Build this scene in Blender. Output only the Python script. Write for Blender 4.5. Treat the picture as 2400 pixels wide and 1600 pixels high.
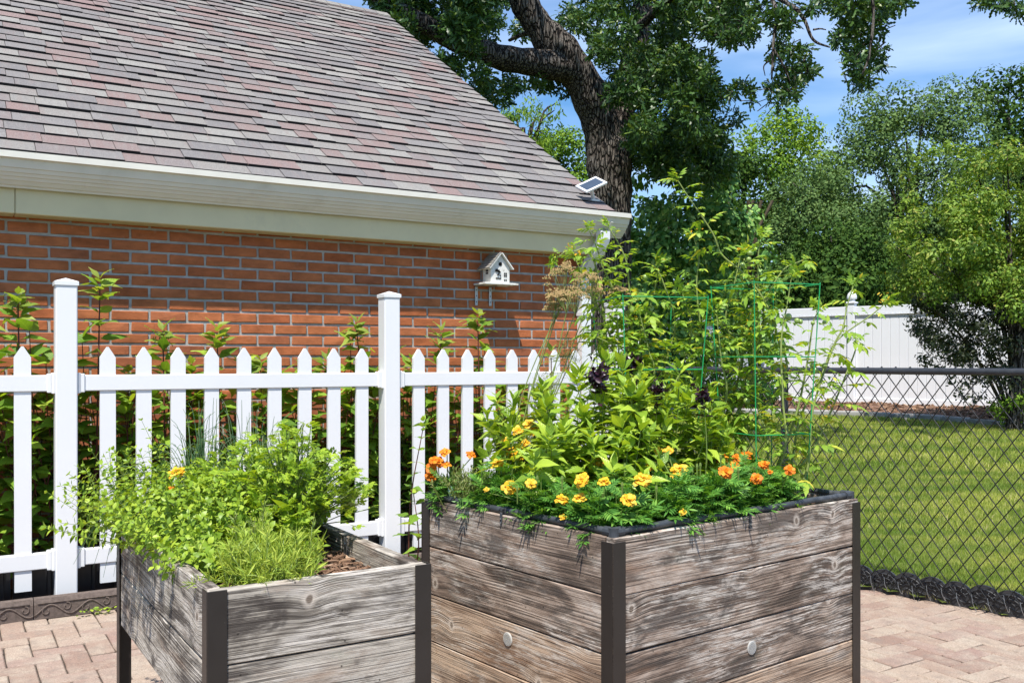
import bpy, math
import numpy as np
from mathutils import Matrix, Vector

for _o in list(bpy.data.objects):
    bpy.data.objects.remove(_o)
S = bpy.context.scene
COL = S.collection
rad = math.radians

# ---------------------------------------------------------------- camera, sky, sun, exposure
EYE, FPX, HZ = 1.25, 2200.0, 845.0
cam_d = bpy.data.cameras.new("camera")
cam_d.sensor_width = 36.0
cam_d.lens = 36.0 * FPX / 2400.0
cam_d.shift_y = (HZ - 800.0) / 2400.0
cam_d.clip_start, cam_d.clip_end = 0.05, 2000.0
cam = bpy.data.objects.new("camera", cam_d)
COL.objects.link(cam)
cam.location = (0, 0, EYE)
cam.rotation_euler = (rad(90), 0, 0)
S.camera = cam

SUN_DIR = Vector((-0.17, -1.27, 2.45)).normalized()      # towards the sun
SUN_ELEV = math.asin(SUN_DIR.z)
SUN_AZ = math.atan2(SUN_DIR.x, SUN_DIR.y)
world = bpy.data.worlds.new("World")
S.world = world
world.use_nodes = True
wn, wl = world.node_tree.nodes, world.node_tree.links
wn.clear()
w_out = wn.new("ShaderNodeOutputWorld")
w_bg = wn.new("ShaderNodeBackground")
w_sky = wn.new("ShaderNodeTexSky")
w_sky.sky_type = 'NISHITA'
w_sky.sun_disc = False
w_sky.sun_elevation = SUN_ELEV
w_sky.sun_rotation = SUN_AZ
w_sky.altitude = 200
w_sky.air_density = 1.0
w_sky.dust_density = 0.25
w_sky.ozone_density = 3.5
w_tc = wn.new("ShaderNodeTexCoord")
w_map = wn.new("ShaderNodeMapping")
w_map.inputs['Scale'].default_value = (0.9, 0.9, 5.0)
w_map.inputs['Rotation'].default_value = (rad(7), rad(-12), rad(35))
w_noise = wn.new("ShaderNodeTexNoise")
w_noise.inputs['Scale'].default_value = 1.9
w_noise.inputs['Detail'].default_value = 6
w_noise.inputs['Roughness'].default_value = 0.5
w_noise.inputs['Distortion'].default_value = 0.4
w_ramp = wn.new("ShaderNodeValToRGB")
w_ramp.color_ramp.elements[0].position = 0.38
w_ramp.color_ramp.elements[0].color = (0, 0, 0, 1)
w_ramp.color_ramp.elements[1].position = 0.74
w_ramp.color_ramp.elements[1].color = (0.75, 0.75, 0.75, 1)
w_mix = wn.new("ShaderNodeMixRGB")
w_mix.inputs[2].default_value = (6.6, 7.9, 10.2, 1)
wl.new(w_tc.outputs['Generated'], w_map.inputs['Vector'])
wl.new(w_map.outputs[0], w_noise.inputs['Vector'])
wl.new(w_noise.outputs['Fac'], w_ramp.inputs[0])
wl.new(w_ramp.outputs[0], w_mix.inputs[0])
w_hsv = wn.new('ShaderNodeHueSaturation')
w_hsv.inputs['Saturation'].default_value = 1.32
w_hsv.inputs['Value'].default_value = 1.12
wl.new(w_sky.outputs[0], w_hsv.inputs['Color'])
wl.new(w_hsv.outputs[0], w_mix.inputs[1])
wl.new(w_mix.outputs[0], w_bg.inputs['Color'])
w_bg.inputs['Strength'].default_value = 0.10
wl.new(w_bg.outputs[0], w_out.inputs['Surface'])

sun_d = bpy.data.lights.new("sun", 'SUN')
sun_d.energy = 4.8
sun_d.angle = rad(0.53)
sun_d.color = (1.0, 0.955, 0.88)
sun = bpy.data.objects.new("sun", sun_d)
COL.objects.link(sun)
sun.location = (-3, -8, 16)
sun.rotation_euler = SUN_DIR.to_track_quat('Z', 'Y').to_euler()

S.view_settings.view_transform = 'Standard'
S.view_settings.look = 'None'
S.view_settings.gamma = 1.0
S.view_settings.exposure = 0.62
S.view_settings.use_curve_mapping = False
S.render.engine = 'CYCLES'
S.cycles.max_bounces = 6
S.cycles.diffuse_bounces = 4
S.cycles.glossy_bounces = 2
S.cycles.transmission_bounces = 4
S.cycles.transparent_max_bounces = 6
S.cycles.use_denoising = True
S.cycles.sample_clamp_indirect = 6

# ---------------------------------------------------------------- helpers
rng = np.random.default_rng(11)
U2 = np.array([math.cos(rad(31)), math.sin(rad(31)), 0.0])    # along the house wall
V2 = np.array([-math.sin(rad(31)), math.cos(rad(31)), 0.0])   # into the house
ZZ = np.array([0.0, 0.0, 1.0])
RH = np.stack([U2, V2, ZZ], 1)                                # house frame as a matrix
WM = {}

def H(u, v, z):
    return U2 * u + V2 * v + ZZ * z

def P(x, y, Y):
    """the point seen at (x, y) of the 2400 px wide photograph at depth Y"""
    return np.array([(x - 1200.0) / FPX * Y, Y, EYE + (HZ - y) / FPX * Y])

def pix(p):
    return 1200.0 + p[0] / p[1] * FPX, HZ - (p[2] - EYE) / p[1] * FPX

def hit(x, y, p0, n):
    d = np.array([(x - 1200.0) / FPX, 1.0, (HZ - y) / FPX])
    o = np.array([0, 0, EYE])
    return o + d * (np.dot(p0 - o, n) / np.dot(d, n))

def newmesh(name, V, F, smooth=False, uv=None):
    me = bpy.data.meshes.new(name)
    if isinstance(F, np.ndarray):
        n, k = F.shape
        me.vertices.add(len(V))
        me.vertices.foreach_set("co", np.asarray(V, dtype=np.float32).ravel())
        me.loops.add(n * k)
        me.loops.foreach_set("vertex_index", F.astype(np.int32).ravel())
        me.polygons.add(n)
        me.polygons.foreach_set("loop_start", np.arange(0, n * k, k, dtype=np.int32))
        me.polygons.foreach_set("use_smooth", np.full(n, smooth))
        me.update(calc_edges=True)
        if uv is not None:
            l = me.uv_layers.new(name="UVMap")
            l.data.foreach_set("uv", np.asarray(uv, dtype=np.float32)[F.ravel()].ravel())
    else:
        me.from_pydata([tuple(v) for v in V], [], [tuple(f) for f in F])
        if smooth:
            me.polygons.foreach_set("use_smooth", [True] * len(me.polygons))
        me.update()
    return me

def link(name, data, parent=None, M=None, mat=None):
    o = bpy.data.objects.new(name, data)
    COL.objects.link(o)
    if mat is not None and data is not None and len(data.materials) == 0:
        data.materials.append(mat)
    W = M.copy() if M is not None else Matrix()
    if parent is not None:
        o.parent = parent
        o.matrix_parent_inverse = WM[parent.name].inverted()
    o.matrix_basis = W
    WM[o.name] = W
    return o

def tag(o, label=None, cat=None, group=None, kind=None):
    if label: o['label'] = label
    if cat: o['category'] = cat
    if group: o['group'] = group
    if kind: o['kind'] = kind
    return o

def thing(name, loc, label, cat, group=None):
    o = link(name, None, None, Matrix.Translation(Vector([float(c) for c in loc])))
    o.empty_display_size = 0.1
    return tag(o, label, cat, group)

def mx(R, t, s=(1, 1, 1)):
    M = Matrix.Identity(4)
    for i in range(3):
        for j in range(3):
            M[i][j] = float(R[i][j]) * s[j]
        M[i][3] = float(t[i])
    return M

def cbox(sx, sy, sz, b=0.0, jit=0.0, r=None):
    """chamfered box centred on the origin"""
    if b <= 0:
        V = np.array([(x, y, z) for x in (-1, 1) for y in (-1, 1) for z in (-1, 1)], float) * (sx / 2, sy / 2, sz / 2)
        F = [(0, 1, 3, 2), (4, 6, 7, 5), (0, 4, 5, 1), (2, 3, 7, 6), (0, 2, 6, 4), (1, 5, 7, 3)]
        return V, F
    h = np.array([sx, sy, sz]) / 2
    V, idx = [], {}
    for a in range(3):
        for c in [(x, y, z) for x in (-1, 1) for y in (-1, 1) for z in (-1, 1)]:
            p = np.array(c, float) * (h - b)
            p[a] = c[a] * h[a]
            idx[(a, c)] = len(V)
            V.append(p)
    F = []
    for a in range(3):
        o = [i for i in range(3) if i != a]
        for s in (-1, 1):
            q = []
            for (p0, p1) in ((-1, -1), (1, -1), (1, 1), (-1, 1)):
                c = [0, 0, 0]; c[a] = s; c[o[0]] = p0; c[o[1]] = p1
                q.append(idx[(a, tuple(c))])
            if (s > 0) == (a == 1):
                q = q[::-1]
            F.append(tuple(q))
    for a in range(3):
        o = [i for i in range(3) if i != a]
        for s0 in (-1, 1):
            for s1 in (-1, 1):
                c0 = [0, 0, 0]; c1 = [0, 0, 0]
                c0[a] = -1; c1[a] = 1
                for c in (c0, c1):
                    c[o[0]] = s0; c[o[1]] = s1
                c0, c1 = tuple(c0), tuple(c1)
                F.append((idx[(o[0], c0)], idx[(o[1], c0)], idx[(o[1], c1)], idx[(o[0], c1)]))
    for c in [(x, y, z) for x in (-1, 1) for y in (-1, 1) for z in (-1, 1)]:
        F.append((idx[(0, c)], idx[(1, c)], idx[(2, c)]))
    V = np.array(V)
    if jit:
        for c in [(x, y, z) for x in (-1, 1) for y in (-1, 1) for z in (-1, 1)]:
            d = (r or rng).normal(0, jit, 3)
            for a in range(3):
                V[idx[(a, c)]] += d
    return V, F

class MB:
    def __init__(self):
        self.V, self.F, self.n = [], [], 0
    def add(self, V, F, R=None, t=None):
        V = np.asarray(V, float)
        if R is not None: V = V @ np.asarray(R).T
        if t is not None: V = V + np.asarray(t)
        self.V.append(V)
        self.F += [tuple(i + self.n for i in f) for f in F]
        self.n += len(V)
        return self
    def box(self, c, s, R=None, b=0.0):
        V, F = cbox(s[0], s[1], s[2], b)
        return self.add(V, F, R, c)
    def tube(self, pts, r, n=8, cap=True):
        pts = np.asarray(pts, float)
        m = len(pts)
        r = np.full(m, r) if np.isscalar(r) else np.asarray(r, float)
        T = np.gradient(pts, axis=0)
        T /= np.linalg.norm(T, axis=1)[:, None] + 1e-12
        ref = np.array([0, 0, 1.0]) if abs(T[0][2]) < 0.9 else np.array([1.0, 0, 0])
        a = np.cross(T[0], ref); a /= np.linalg.norm(a)
        V = []
        ang = np.arange(n) * 2 * math.pi / n
        for i in range(m):
            a = a - T[i] * np.dot(a, T[i]); a /= np.linalg.norm(a) + 1e-12
            b = np.cross(T[i], a)
            V.append(pts[i] + r[i] * (np.cos(ang)[:, None] * a + np.sin(ang)[:, None] * b))
        V = np.concatenate(V)
        F = [(i * n + j, i * n + (j + 1) % n, (i + 1) * n + (j + 1) % n, (i + 1) * n + j) for i in range(m - 1) for j in range(n)]
        if cap:
            F.append(tuple(range(n))[::-1]); F.append(tuple((m - 1) * n + j for j in range(n)))
        return self.add(V, F)
    def prism(self, poly, d, R=None, t=None):
        """polygon in local x,z extruded from y=0 to y=d"""
        k = len(poly)
        V = [(x, 0, z) for x, z in poly] + [(x, d, z) for x, z in poly]
        F = [tuple(range(k)), tuple(range(k, 2 * k))[::-1]] + [(i, i + k, (i + 1) % k + k, (i + 1) % k) for i in range(k)]
        return self.add(V, F, R, t)
    def lathe(self, prof, n=14, t=None, R=None):
        V = [(r * math.cos(2 * math.pi * j / n), r * math.sin(2 * math.pi * j / n), z) for r, z in prof for j in range(n)]
        F = [(i * n + j, i * n + (j + 1) % n, (i + 1) * n + (j + 1) % n, (i + 1) * n + j) for i in range(len(prof) - 1) for j in range(n)]
        return self.add(V, F, R, t)
    def build(self, name, mat, parent=None, smooth=False, kind=None, M=None):
        me = newmesh(name, np.concatenate(self.V), self.F, smooth)
        o = link(name, me, parent, M, mat)
        if kind: o['kind'] = kind
        return o

def smooth_path(pts, n=6):
    p = np.asarray(pts, float)
    if len(p) < 3: return p
    q = np.vstack([2 * p[0] - p[1], p, 2 * p[-1] - p[-2]])
    out = []
    for i in range(1, len(q) - 2):
        for t in np.arange(n) / n:
            out.append(0.5 * (2 * q[i] + (q[i + 1] - q[i - 1]) * t + (2 * q[i - 1] - 5 * q[i] + 4 * q[i + 1] - q[i + 2]) * t * t
                              + (3 * q[i] - q[i - 1] - 3 * q[i + 1] + q[i + 2]) * t ** 3))
    out.append(p[-1])
    return np.array(out)

# ---------------------------------------------------------------- foliage machinery
def leafT(w=0.5, fold=0.2, droop=0.25, prof=(0.06, 0.7, 1.0, 0.85, 0.45, 0.02), cols=1, wave=0.0):
    """leaf along +y, length 1, normal +z; returns verts, quads, uv"""
    n = len(prof)
    xs = [-1, 0, 1] if cols == 1 else [-1, -0.5, 0, 0.5, 1]
    V, uv = [], []
    for i, p in enumerate(prof):
        t = i / (n - 1)
        for x in xs:
            xx = x * w / 2 * p
            V.append((xx, t, -droop * t * t + fold * abs(xx) + wave * math.sin(t * 13 + x * 2) * abs(x)))
            uv.append((x * 0.5 * p + 0.5, t))
    m = len(xs)
    F = [(i * m + j, i * m + j + 1, (i + 1) * m + j + 1, (i + 1) * m + j) for i in range(n - 1) for j in range(m - 1)]
    return np.array(V), np.array(F), np.array(uv)

def compT(items):
    """compose templates: (template, pos, yaw, pitch, scale)"""
    V, F, UV, n = [], [], [], 0
    for (T, pos, yaw, pitch, s) in items:
        cy, sy, cp, sp = math.cos(yaw), math.sin(yaw), math.cos(pitch), math.sin(pitch)
        Rx = np.array([[1, 0, 0], [0, cp, -sp], [0, sp, cp]])
        Rz = np.array([[cy, -sy, 0], [sy, cy, 0], [0, 0, 1]])
        V.append(T[0] * s @ (Rz @ Rx).T + np.array(pos)); F.append(T[1] + n); UV.append(T[2]); n += len(T[0])
    return np.concatenate(V), np.concatenate(F), np.concatenate(UV)

def unit(a):
    return a / (np.linalg.norm(a, axis=-1, keepdims=True) + 1e-9)

def frames(d, up):
    y = unit(np.asarray(d, float))
    x = unit(np.cross(y, up))
    z = np.cross(x, y)
    return np.stack([x, y, z], -1)

def scatter(T, pos, d, up, sc):
    R = frames(d, up)
    sc = np.asarray(sc, float)
    V = np.einsum('nij,kj->nki', R, T[0]) * sc[:, None, None] + np.asarray(pos)[:, None, :]
    n, k = V.shape[0], V.shape[1]
    F = (T[1][None] + (np.arange(n) * k)[:, None, None]).reshape(-1, T[1].shape[1])
    return V.reshape(-1, 3), F, np.tile(T[2], (n, 1))

class Leaves:
    """collects leaf placements for a template"""
    def __init__(self): self.p, self.d, self.u, self.s = [], [], [], []
    def add(self, p, d, u, s):
        self.p.append(p); self.d.append(d); self.u.append(u); self.s.append(s)
    def extend(self, p, d, u, s):
        for i in range(len(p)): self.add(p[i], d[i], u[i], s[i])
    def bake(self, name, Ts, mat, parent, kind='stuff', smooth=True):
        if not self.p: return None
        p, d, u, s = map(np.array, (self.p, self.d, self.u, self.s))
        k = np.arange(len(p)) % len(Ts)
        VV, FF, UU, n = [], [], [], 0
        for i, T in enumerate(Ts):
            m = k == i
            if not m.any(): continue
            V, F, UV = scatter(T, p[m], d[m], u[m], s[m])
            VV.append(V); FF.append(F + n); UU.append(UV); n += len(V)
        me = newmesh(name, np.concatenate(VV), np.concatenate(FF), smooth, np.concatenate(UU))
        o = link(name, me, parent, None, mat)
        if kind: o['kind'] = kind
        return o
    def objects(self, name, meshes, parent, limit=300):
        p, d, u, s = map(np.array, (self.p, self.d, self.u, self.s))
        R = frames(d, u)
        for i in range(min(len(p), limit)):
            link(name, meshes[i % len(meshes)], parent, mx(R[i], p[i], (s[i],) * 3))

def rdir(n, r=None):
    return unit((r or rng).normal(size=(n, 3)))

def shoot(L, base, top, nodes, leaf, r, stems=None, srad=0.003, start=0.15, elev=0.35, prof=None, bend=0.03, whorl=0.4, jit=0.25):
    """a stem from base to top with opposite leaf pairs"""
    base, top = np.asarray(base, float), np.asarray(top, float)
    h = np.linalg.norm(top - base)
    mid = (base + top) / 2 + r.normal(0, bend, 3) * h
    path = smooth_path([base, mid, top], 5)
    if stems is not None:
        stems.tube(path, np.linspace(srad, srad * 0.45, len(path)), 5, cap=False)
    ang = r.uniform(0, 6.28)
    ax = unit(top - base)
    a = unit(np.cross(ax, [0.3, 0.5, 0.1])); b = np.cross(ax, a)
    for k in range(nodes):
        f = start + (1 - start) * (k / max(1, nodes - 1)) ** 0.85
        q = path[min(len(path) - 1, int(f * (len(path) - 1) + 0.5))]
        q = base + (q - base) * 1.0
        i0 = f * (len(path) - 1); i = int(i0); i2 = min(i + 1, len(path) - 1)
        q = path[i] + (path[i2] - path[i]) * (i0 - i)
        s = leaf * (prof(f) if prof else 1.0)
        ang += 1.571 + r.normal(0, 0.2)
        e = elev + (0.7 * max(0, f - 0.8) / 0.2 if f > 0.8 else 0) + r.normal(0, 0.12)
        for sg in (0, math.pi):
            o = a * math.cos(ang + sg) + b * math.sin(ang + sg)
            dd = o * math.cos(e) + ax * math.sin(e) + r.normal(0, jit * 0.5, 3)
            uu = ax * math.cos(e) - o * math.sin(e) * 0.7 + r.normal(0, jit, 3)
            L.add(q + o * srad, dd, uu, s * r.uniform(0.75, 1.15))
    return path
# ---------------------------------------------------------------- materials
class NT:
    def __init__(self, name):
        self.m = bpy.data.materials.new(name); self.m.use_nodes = True
        self.t = self.m.node_tree; self.n = self.t.nodes; self.n.clear()
        self.out = self.n.new('ShaderNodeOutputMaterial')
    def L(self, a, b): self.t.links.new(a, b)
    def put(self, sock, v):
        if v is None: return
        if isinstance(v, bpy.types.NodeSocket): self.L(v, sock)
        elif isinstance(v, (tuple, list)): sock.default_value = tuple(v) + ((1,) if len(v) == 3 and len(sock.default_value) == 4 else ())
        else: sock.default_value = v
    def obj(self): return self.n.new('ShaderNodeTexCoord').outputs['Object']
    def uv(self): return self.n.new('ShaderNodeTexCoord').outputs['UV']
    def rnd(self): return self.n.new('ShaderNodeObjectInfo').outputs['Random']
    def island(self): return self.n.new('ShaderNodeNewGeometry').outputs['Random Per Island']
    def mapping(self, v, s=(1, 1, 1), loc=None, rot=None):
        n = self.n.new('ShaderNodeMapping'); self.L(v, n.inputs['Vector'])
        self.put(n.inputs['Scale'], s); self.put(n.inputs['Location'], loc); self.put(n.inputs['Rotation'], rot)
        return n.outputs[0]
    def noise(self, v, s, d=3, r=0.5, dist=0.0, w=None):
        n = self.n.new('ShaderNodeTexNoise'); self.put(n.inputs['Vector'], v)
        self.put(n.inputs['Scale'], s); self.put(n.inputs['Detail'], d); self.put(n.inputs['Roughness'], r); self.put(n.inputs['Distortion'], dist)
        return n.outputs['Fac']
    def voro(self, v, s, feat='F1', out='Distance', dim='3D'):
        n = self.n.new('ShaderNodeTexVoronoi'); n.voronoi_dimensions = dim; n.feature = feat; self.put(n.inputs['Vector'], v); self.put(n.inputs['Scale'], s)
        return n.outputs[out]
    def wave(self, v, s, dist=0, det=2, ds=1, axis='Z'):
        n = self.n.new('ShaderNodeTexWave'); n.bands_direction = axis; self.put(n.inputs['Vector'], v)
        self.put(n.inputs['Scale'], s); self.put(n.inputs['Distortion'], dist); self.put(n.inputs['Detail'], det); self.put(n.inputs['Detail Scale'], ds)
        return n.outputs['Fac']
    def math(self, op, a, b=None, c=None, clamp=False):
        n = self.n.new('ShaderNodeMath'); n.operation = op; n.use_clamp = clamp
        self.put(n.inputs[0], a); self.put(n.inputs[1], b)
        if c is not None: self.put(n.inputs[2], c)
        return n.outputs[0]
    def mapr(self, v, a, b, c=0.0, d=1.0):
        n = self.n.new('ShaderNodeMapRange'); self.put(n.inputs[0], v)
        for i, x in enumerate((a, b, c, d)): n.inputs[i + 1].default_value = x
        return n.outputs[0]
    def ramp(self, f, stops, interp='LINEAR'):
        n = self.n.new('ShaderNodeValToRGB'); self.L(f, n.inputs[0]); cr = n.color_ramp; cr.interpolation = interp
        while len(cr.elements) > 1: cr.elements.remove(cr.elements[-1])
        cr.elements[0].position = stops[0][0]; cr.elements[0].color = tuple(stops[0][1]) + (1,)
        for p, c in stops[1:]:
            e = cr.elements.new(p); e.color = tuple(c) + (1,)
        return n.outputs[0]
    def mix(self, f, a, b, mode='MIX'):
        n = self.n.new('ShaderNodeMixRGB'); n.blend_type = mode
        self.put(n.inputs[0], f); self.put(n.inputs[1], a); self.put(n.inputs[2], b)
        return n.outputs[0]
    def sep(self, v):
        n = self.n.new('ShaderNodeSeparateXYZ'); self.L(v, n.inputs[0]); return n.outputs
    def comb(self, x, y, z):
        n = self.n.new('ShaderNodeCombineXYZ'); self.put(n.inputs[0], x); self.put(n.inputs[1], y); self.put(n.inputs[2], z); return n.outputs[0]
    def vadd(self, a, b):
        n = self.n.new('ShaderNodeVectorMath'); n.operation = 'ADD'; self.put(n.inputs[0], a); self.put(n.inputs[1], b); return n.outputs[0]
    def offset(self, v, k=31.0):
        r = self.rnd()
        return self.vadd(v, self.comb(self.math('MULTIPLY', r, k), self.math('MULTIPLY', r, k * 1.7), self.math('MULTIPLY', r, k * 0.6)))
    def bump(self, h, s=0.3, d=0.01, nrm=None):
        n = self.n.new('ShaderNodeBump'); self.put(n.inputs['Height'], h); n.inputs['Strength'].default_value = s; n.inputs['Distance'].default_value = d
        if nrm is not None: self.L(nrm, n.inputs['Normal'])
        return n.outputs[0]
    def bsdf(self, col, rough=0.6, spec=0.4, nrm=None, metal=0.0, coat=None, link=True):
        n = self.n.new('ShaderNodeBsdfPrincipled')
        self.put(n.inputs['Base Color'], col); self.put(n.inputs['Roughness'], rough); self.put(n.inputs['Metallic'], metal)
        self.put(n.inputs['Specular IOR Level'], spec)
        if coat: self.put(n.inputs['Coat Weight'], coat)
        if nrm is not None: self.L(nrm, n.inputs['Normal'])
        if link: self.L(n.outputs[0], self.out.inputs['Surface'])
        return n.outputs[0]

def M_plain(name, col, rough=0.5, spec=0.4, metal=0.0, var=0.12, scale=14, bump=0.0, bscale=60, dirt=None):
    t = NT(name); o = t.obj()
    n = t.noise(o, scale, 4, 0.6)
    c = t.mix(t.mapr(n, 0.3, 0.7), tuple(x * (1 - var) for x in col), tuple(min(1, x * (1 + var)) for x in col))
    if dirt:
        c = t.mix(t.mapr(t.noise(o, dirt[1], 5, 0.65), dirt[2], dirt[3], 0, dirt[4] if len(dirt) > 4 else 0.6), c, dirt[0])
    nr = t.bump(t.noise(o, bscale, 4, 0.6), bump, 0.003) if bump else None
    t.bsdf(c, t.mapr(n, 0.2, 0.8, max(0.05, rough - 0.07), rough + 0.07), spec, nr, metal)
    return t.m

def M_leaf(name, stops, trans=0.35, rough=0.42, spec=0.35, tint=(1.5, 1.35, 0.45), veins=0.0, vfreq=9.0, patch=None):
    t = NT(name)
    r = t.math('FRACT', t.math('ADD', t.island(), t.rnd()))
    c = t.ramp(r, stops)
    if patch:
        n = t.noise(t.obj(), patch[0], 3, 0.5)
        c = t.mix(t.mapr(n, 0.35, 0.65), c, t.mix(1.0, c, patch[1], 'MULTIPLY'))
    nr = None
    if veins:
        s = t.sep(t.uv())
        du = t.math('ABSOLUTE', t.math('SUBTRACT', s[0], 0.5))
        ph = t.math('SUBTRACT', s[1], t.math('MULTIPLY', du, 0.75))
        w = t.math('ABSOLUTE', t.math('SINE', t.math('MULTIPLY', ph, vfreq * 3.1416)))
        line = t.mapr(w, 0.0, 0.35, 1.0, 0.0)
        mid = t.mapr(du, 0.0, 0.035, 1.0, 0.0)
        v = t.math('MAXIMUM', t.math('MULTIPLY', line, 0.55), mid)
        c = t.mix(t.math('MULTIPLY', v, 0.45), c, t.mix(1.0, c, (1.7, 1.6, 1.5), 'MULTIPLY'))
        nr = t.bump(t.math('ADD', w, t.mapr(du, 0, 0.06)), veins, 0.004)
    a = t.bsdf(c, rough, spec, nr, link=False)
    b = t.n.new('ShaderNodeBsdfTranslucent')
    t.L(t.mix(1.0, c, tint, 'MULTIPLY'), b.inputs['Color'])
    m = t.n.new('ShaderNodeMixShader'); m.inputs[0].default_value = trans
    t.L(a, m.inputs[1]); t.L(b.outputs[0], m.inputs[2]); t.L(m.outputs[0], t.out.inputs['Surface'])
    return t.m

def M_wood(name, tones, dark=(0.045, 0.036, 0.03), knots=1.0, stain=0.5, green=0.0, pale=0.8):
    """weathered board, length along object X, height along Z"""
    t = NT(name)
    o = t.offset(t.obj(), 23.0)
    kn = t.noise(t.mapping(o, (7, 7, 14)), 1.0, 2)
    so = t.sep(o)
    kv = t.comb(t.math('ADD', so[0], t.math('MULTIPLY', kn, 0.03)), t.math('MULTIPLY', so[2], 0.8), 0.0)
    kd = t.voro(kv, 2.5, dim='2D')
    bulge = t.math('POWER', t.mapr(kd, 0.0, 0.24, 1.0, 0.0), 2.0)
    s = t.sep(o)
    slow = t.noise(t.mapping(o, (1.1, 1, 3)), 1.0, 2, 0.5)
    zz = t.math('ADD', s[2], t.math('ADD', t.math('MULTIPLY', bulge, 0.02 * knots), t.math('MULTIPLY', slow, 0.035)))
    gv = t.comb(s[0], s[1], zz)
    fine = t.noise(t.mapping(gv, (1.8, 30, 210)), 1.0, 4, 0.7)
    fine2 = t.noise(t.mapping(gv, (5.0, 60, 460)), 1.0, 3, 0.6)
    rings = t.wave(t.mapping(gv, (0.05, 0, 1)), 30.0, 5.5, 4, 1.7)
    rmask = t.mapr(t.noise(t.mapping(o, (1.7, 2, 9)), 1.0, 3), 0.44, 0.60)
    big = t.noise(t.mapping(o, (2.4, 3, 8.5)), 1.0, 5, 0.68, 0.9)
    tone = t.math('ADD', big, t.math('MULTIPLY', t.math('SUBTRACT', t.rnd(), 0.5), 0.07))
    tone = t.math('ADD', tone, t.math('MULTIPLY', t.math('SUBTRACT', fine, 0.5), 0.26))
    c = t.ramp(tone, tones)
    # pale abraded smears
    sm = t.noise(t.mapping(gv, (9.0, 6, 70)), 1.0, 6, 0.78, 0.2)
    sm2 = t.noise(t.mapping(o, (2.0, 3, 6)), 1.3, 3, 0.6)
    c = t.mix(t.math('MULTIPLY', t.mapr(sm, 0.47, 0.56, 0.0, pale), t.mapr(sm2, 0.44, 0.56)), c, (0.66, 0.60, 0.53))
    # charcoal weathering and warm stains
    c = t.mix(t.mapr(t.math('ADD', t.noise(t.mapping(o, (2.6, 3, 7)), 1.2, 5, 0.68, 0.5), t.math('MULTIPLY', t.math('SUBTRACT', fine, 0.5), -0.25)), 0.51, 0.60, 0.0, stain), c, (0.075, 0.062, 0.054))
    c = t.mix(t.mapr(t.noise(t.mapping(o, (1.9, 3, 9)), 1.1, 4, 0.6), 0.58, 0.72, 0.0, 0.5), c, (0.28, 0.15, 0.085))
    g = t.math('ADD', t.math('MULTIPLY', fine, 0.55), t.math('MULTIPLY', fine2, 0.45))
    c = t.mix(t.mapr(g, 0.40, 0.52, 0.9, 0.0), c, dark)
    c = t.mix(t.math('MULTIPLY', t.mapr(rings, 0.05, 0.30, 0.55, 0.0), rmask), c, dark)
    if green:
        c = t.mix(t.mapr(t.noise(o, 5.5, 5, 0.7), 0.57, 0.70, 0.0, green), c, (0.26, 0.28, 0.19))
    c = t.mix(t.mapr(kd, 0.03, 0.06, 0.65 * knots, 0.0), c, (0.60, 0.52, 0.44))
    c = t.mix(t.mapr(kd, 0.017, 0.028, 0.85 * knots, 0.0), c, (0.13, 0.095, 0.07))
    c = t.mix(t.mapr(t.voro(t.comb(so[0], so[2], 0.0), 7.0, dim='2D'), 0.014, 0.024, 0.8, 0.0), c, (0.03, 0.025, 0.02))
    h = t.math('ADD', g, t.math('MULTIPLY', t.math('MULTIPLY', rings, rmask), 0.3))
    t.bsdf(c, 0.82, 0.2, t.bump(h, 0.8, 0.005))
    return t.m

MAT = {}
MAT['vinyl'] = M_plain('white_vinyl', (0.72, 0.725, 0.73), 0.38, 0.4, var=0.02, scale=3, dirt=((0.60, 0.59, 0.55), 6, 0.66, 0.8, 0.35))
MAT['vinyl_far'] = M_plain('white_vinyl_fence', (0.74, 0.75, 0.78), 0.5, 0.3, var=0.025, scale=1.2)
MAT['alu'] = M_plain('white_aluminium', (0.68, 0.655, 0.58), 0.4, 0.4, var=0.05, scale=5, dirt=((0.42, 0.38, 0.30), 4, 0.58, 0.8, 0.5))
MAT['soffit'] = M_plain('cream_aluminium', (0.66, 0.585, 0.37), 0.55, 0.3, var=0.08, scale=2.5, dirt=((0.36, 0.33, 0.24), 2.5, 0.52, 0.75, 0.5))
MAT['black_metal'] = M_plain('black_coated_steel', (0.028, 0.03, 0.034), 0.4, 0.5, var=0.2, scale=20, dirt=((0.09, 0.09, 0.095), 30, 0.6, 0.75, 0.5))
MAT['wire'] = M_plain('black_vinyl_wire', (0.010, 0.010, 0.011), 0.42, 0.4, var=0.2, scale=30)
MAT['bronze'] = M_plain('dark_bronze_steel', (0.024, 0.019, 0.016), 0.42, 0.45, var=0.12, scale=8, dirt=((0.22, 0.20, 0.18), 120, 0.70, 0.76, 0.8))
MAT['rubber'] = M_plain('dark_grey_pipe', (0.045, 0.05, 0.058), 0.5, 0.4, var=0.3, scale=30, bump=0.3, bscale=90, dirt=((0.13, 0.13, 0.135), 25, 0.55, 0.75, 0.6))
MAT['plastic'] = M_plain('black_plastic', (0.032, 0.033, 0.037), 0.45, 0.5, var=0.2, scale=20, dirt=((0.12, 0.11, 0.10), 22, 0.62, 0.8, 0.5))
MAT['panel'] = M_plain('black_panel', (0.014, 0.014, 0.016), 0.35, 0.5, var=0.3, scale=9)
MAT['edging'] = M_plain('brown_rubber_edging', (0.13, 0.10, 0.085), 0.85, 0.2, var=0.3, scale=60, bump=0.8, bscale=220, dirt=((0.2, 0.17, 0.14), 40, 0.6, 0.8, 0.4))
MAT['cage'] = M_plain('green_coated_wire', (0.012, 0.30, 0.09), 0.35, 0.5, var=0.1)
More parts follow.
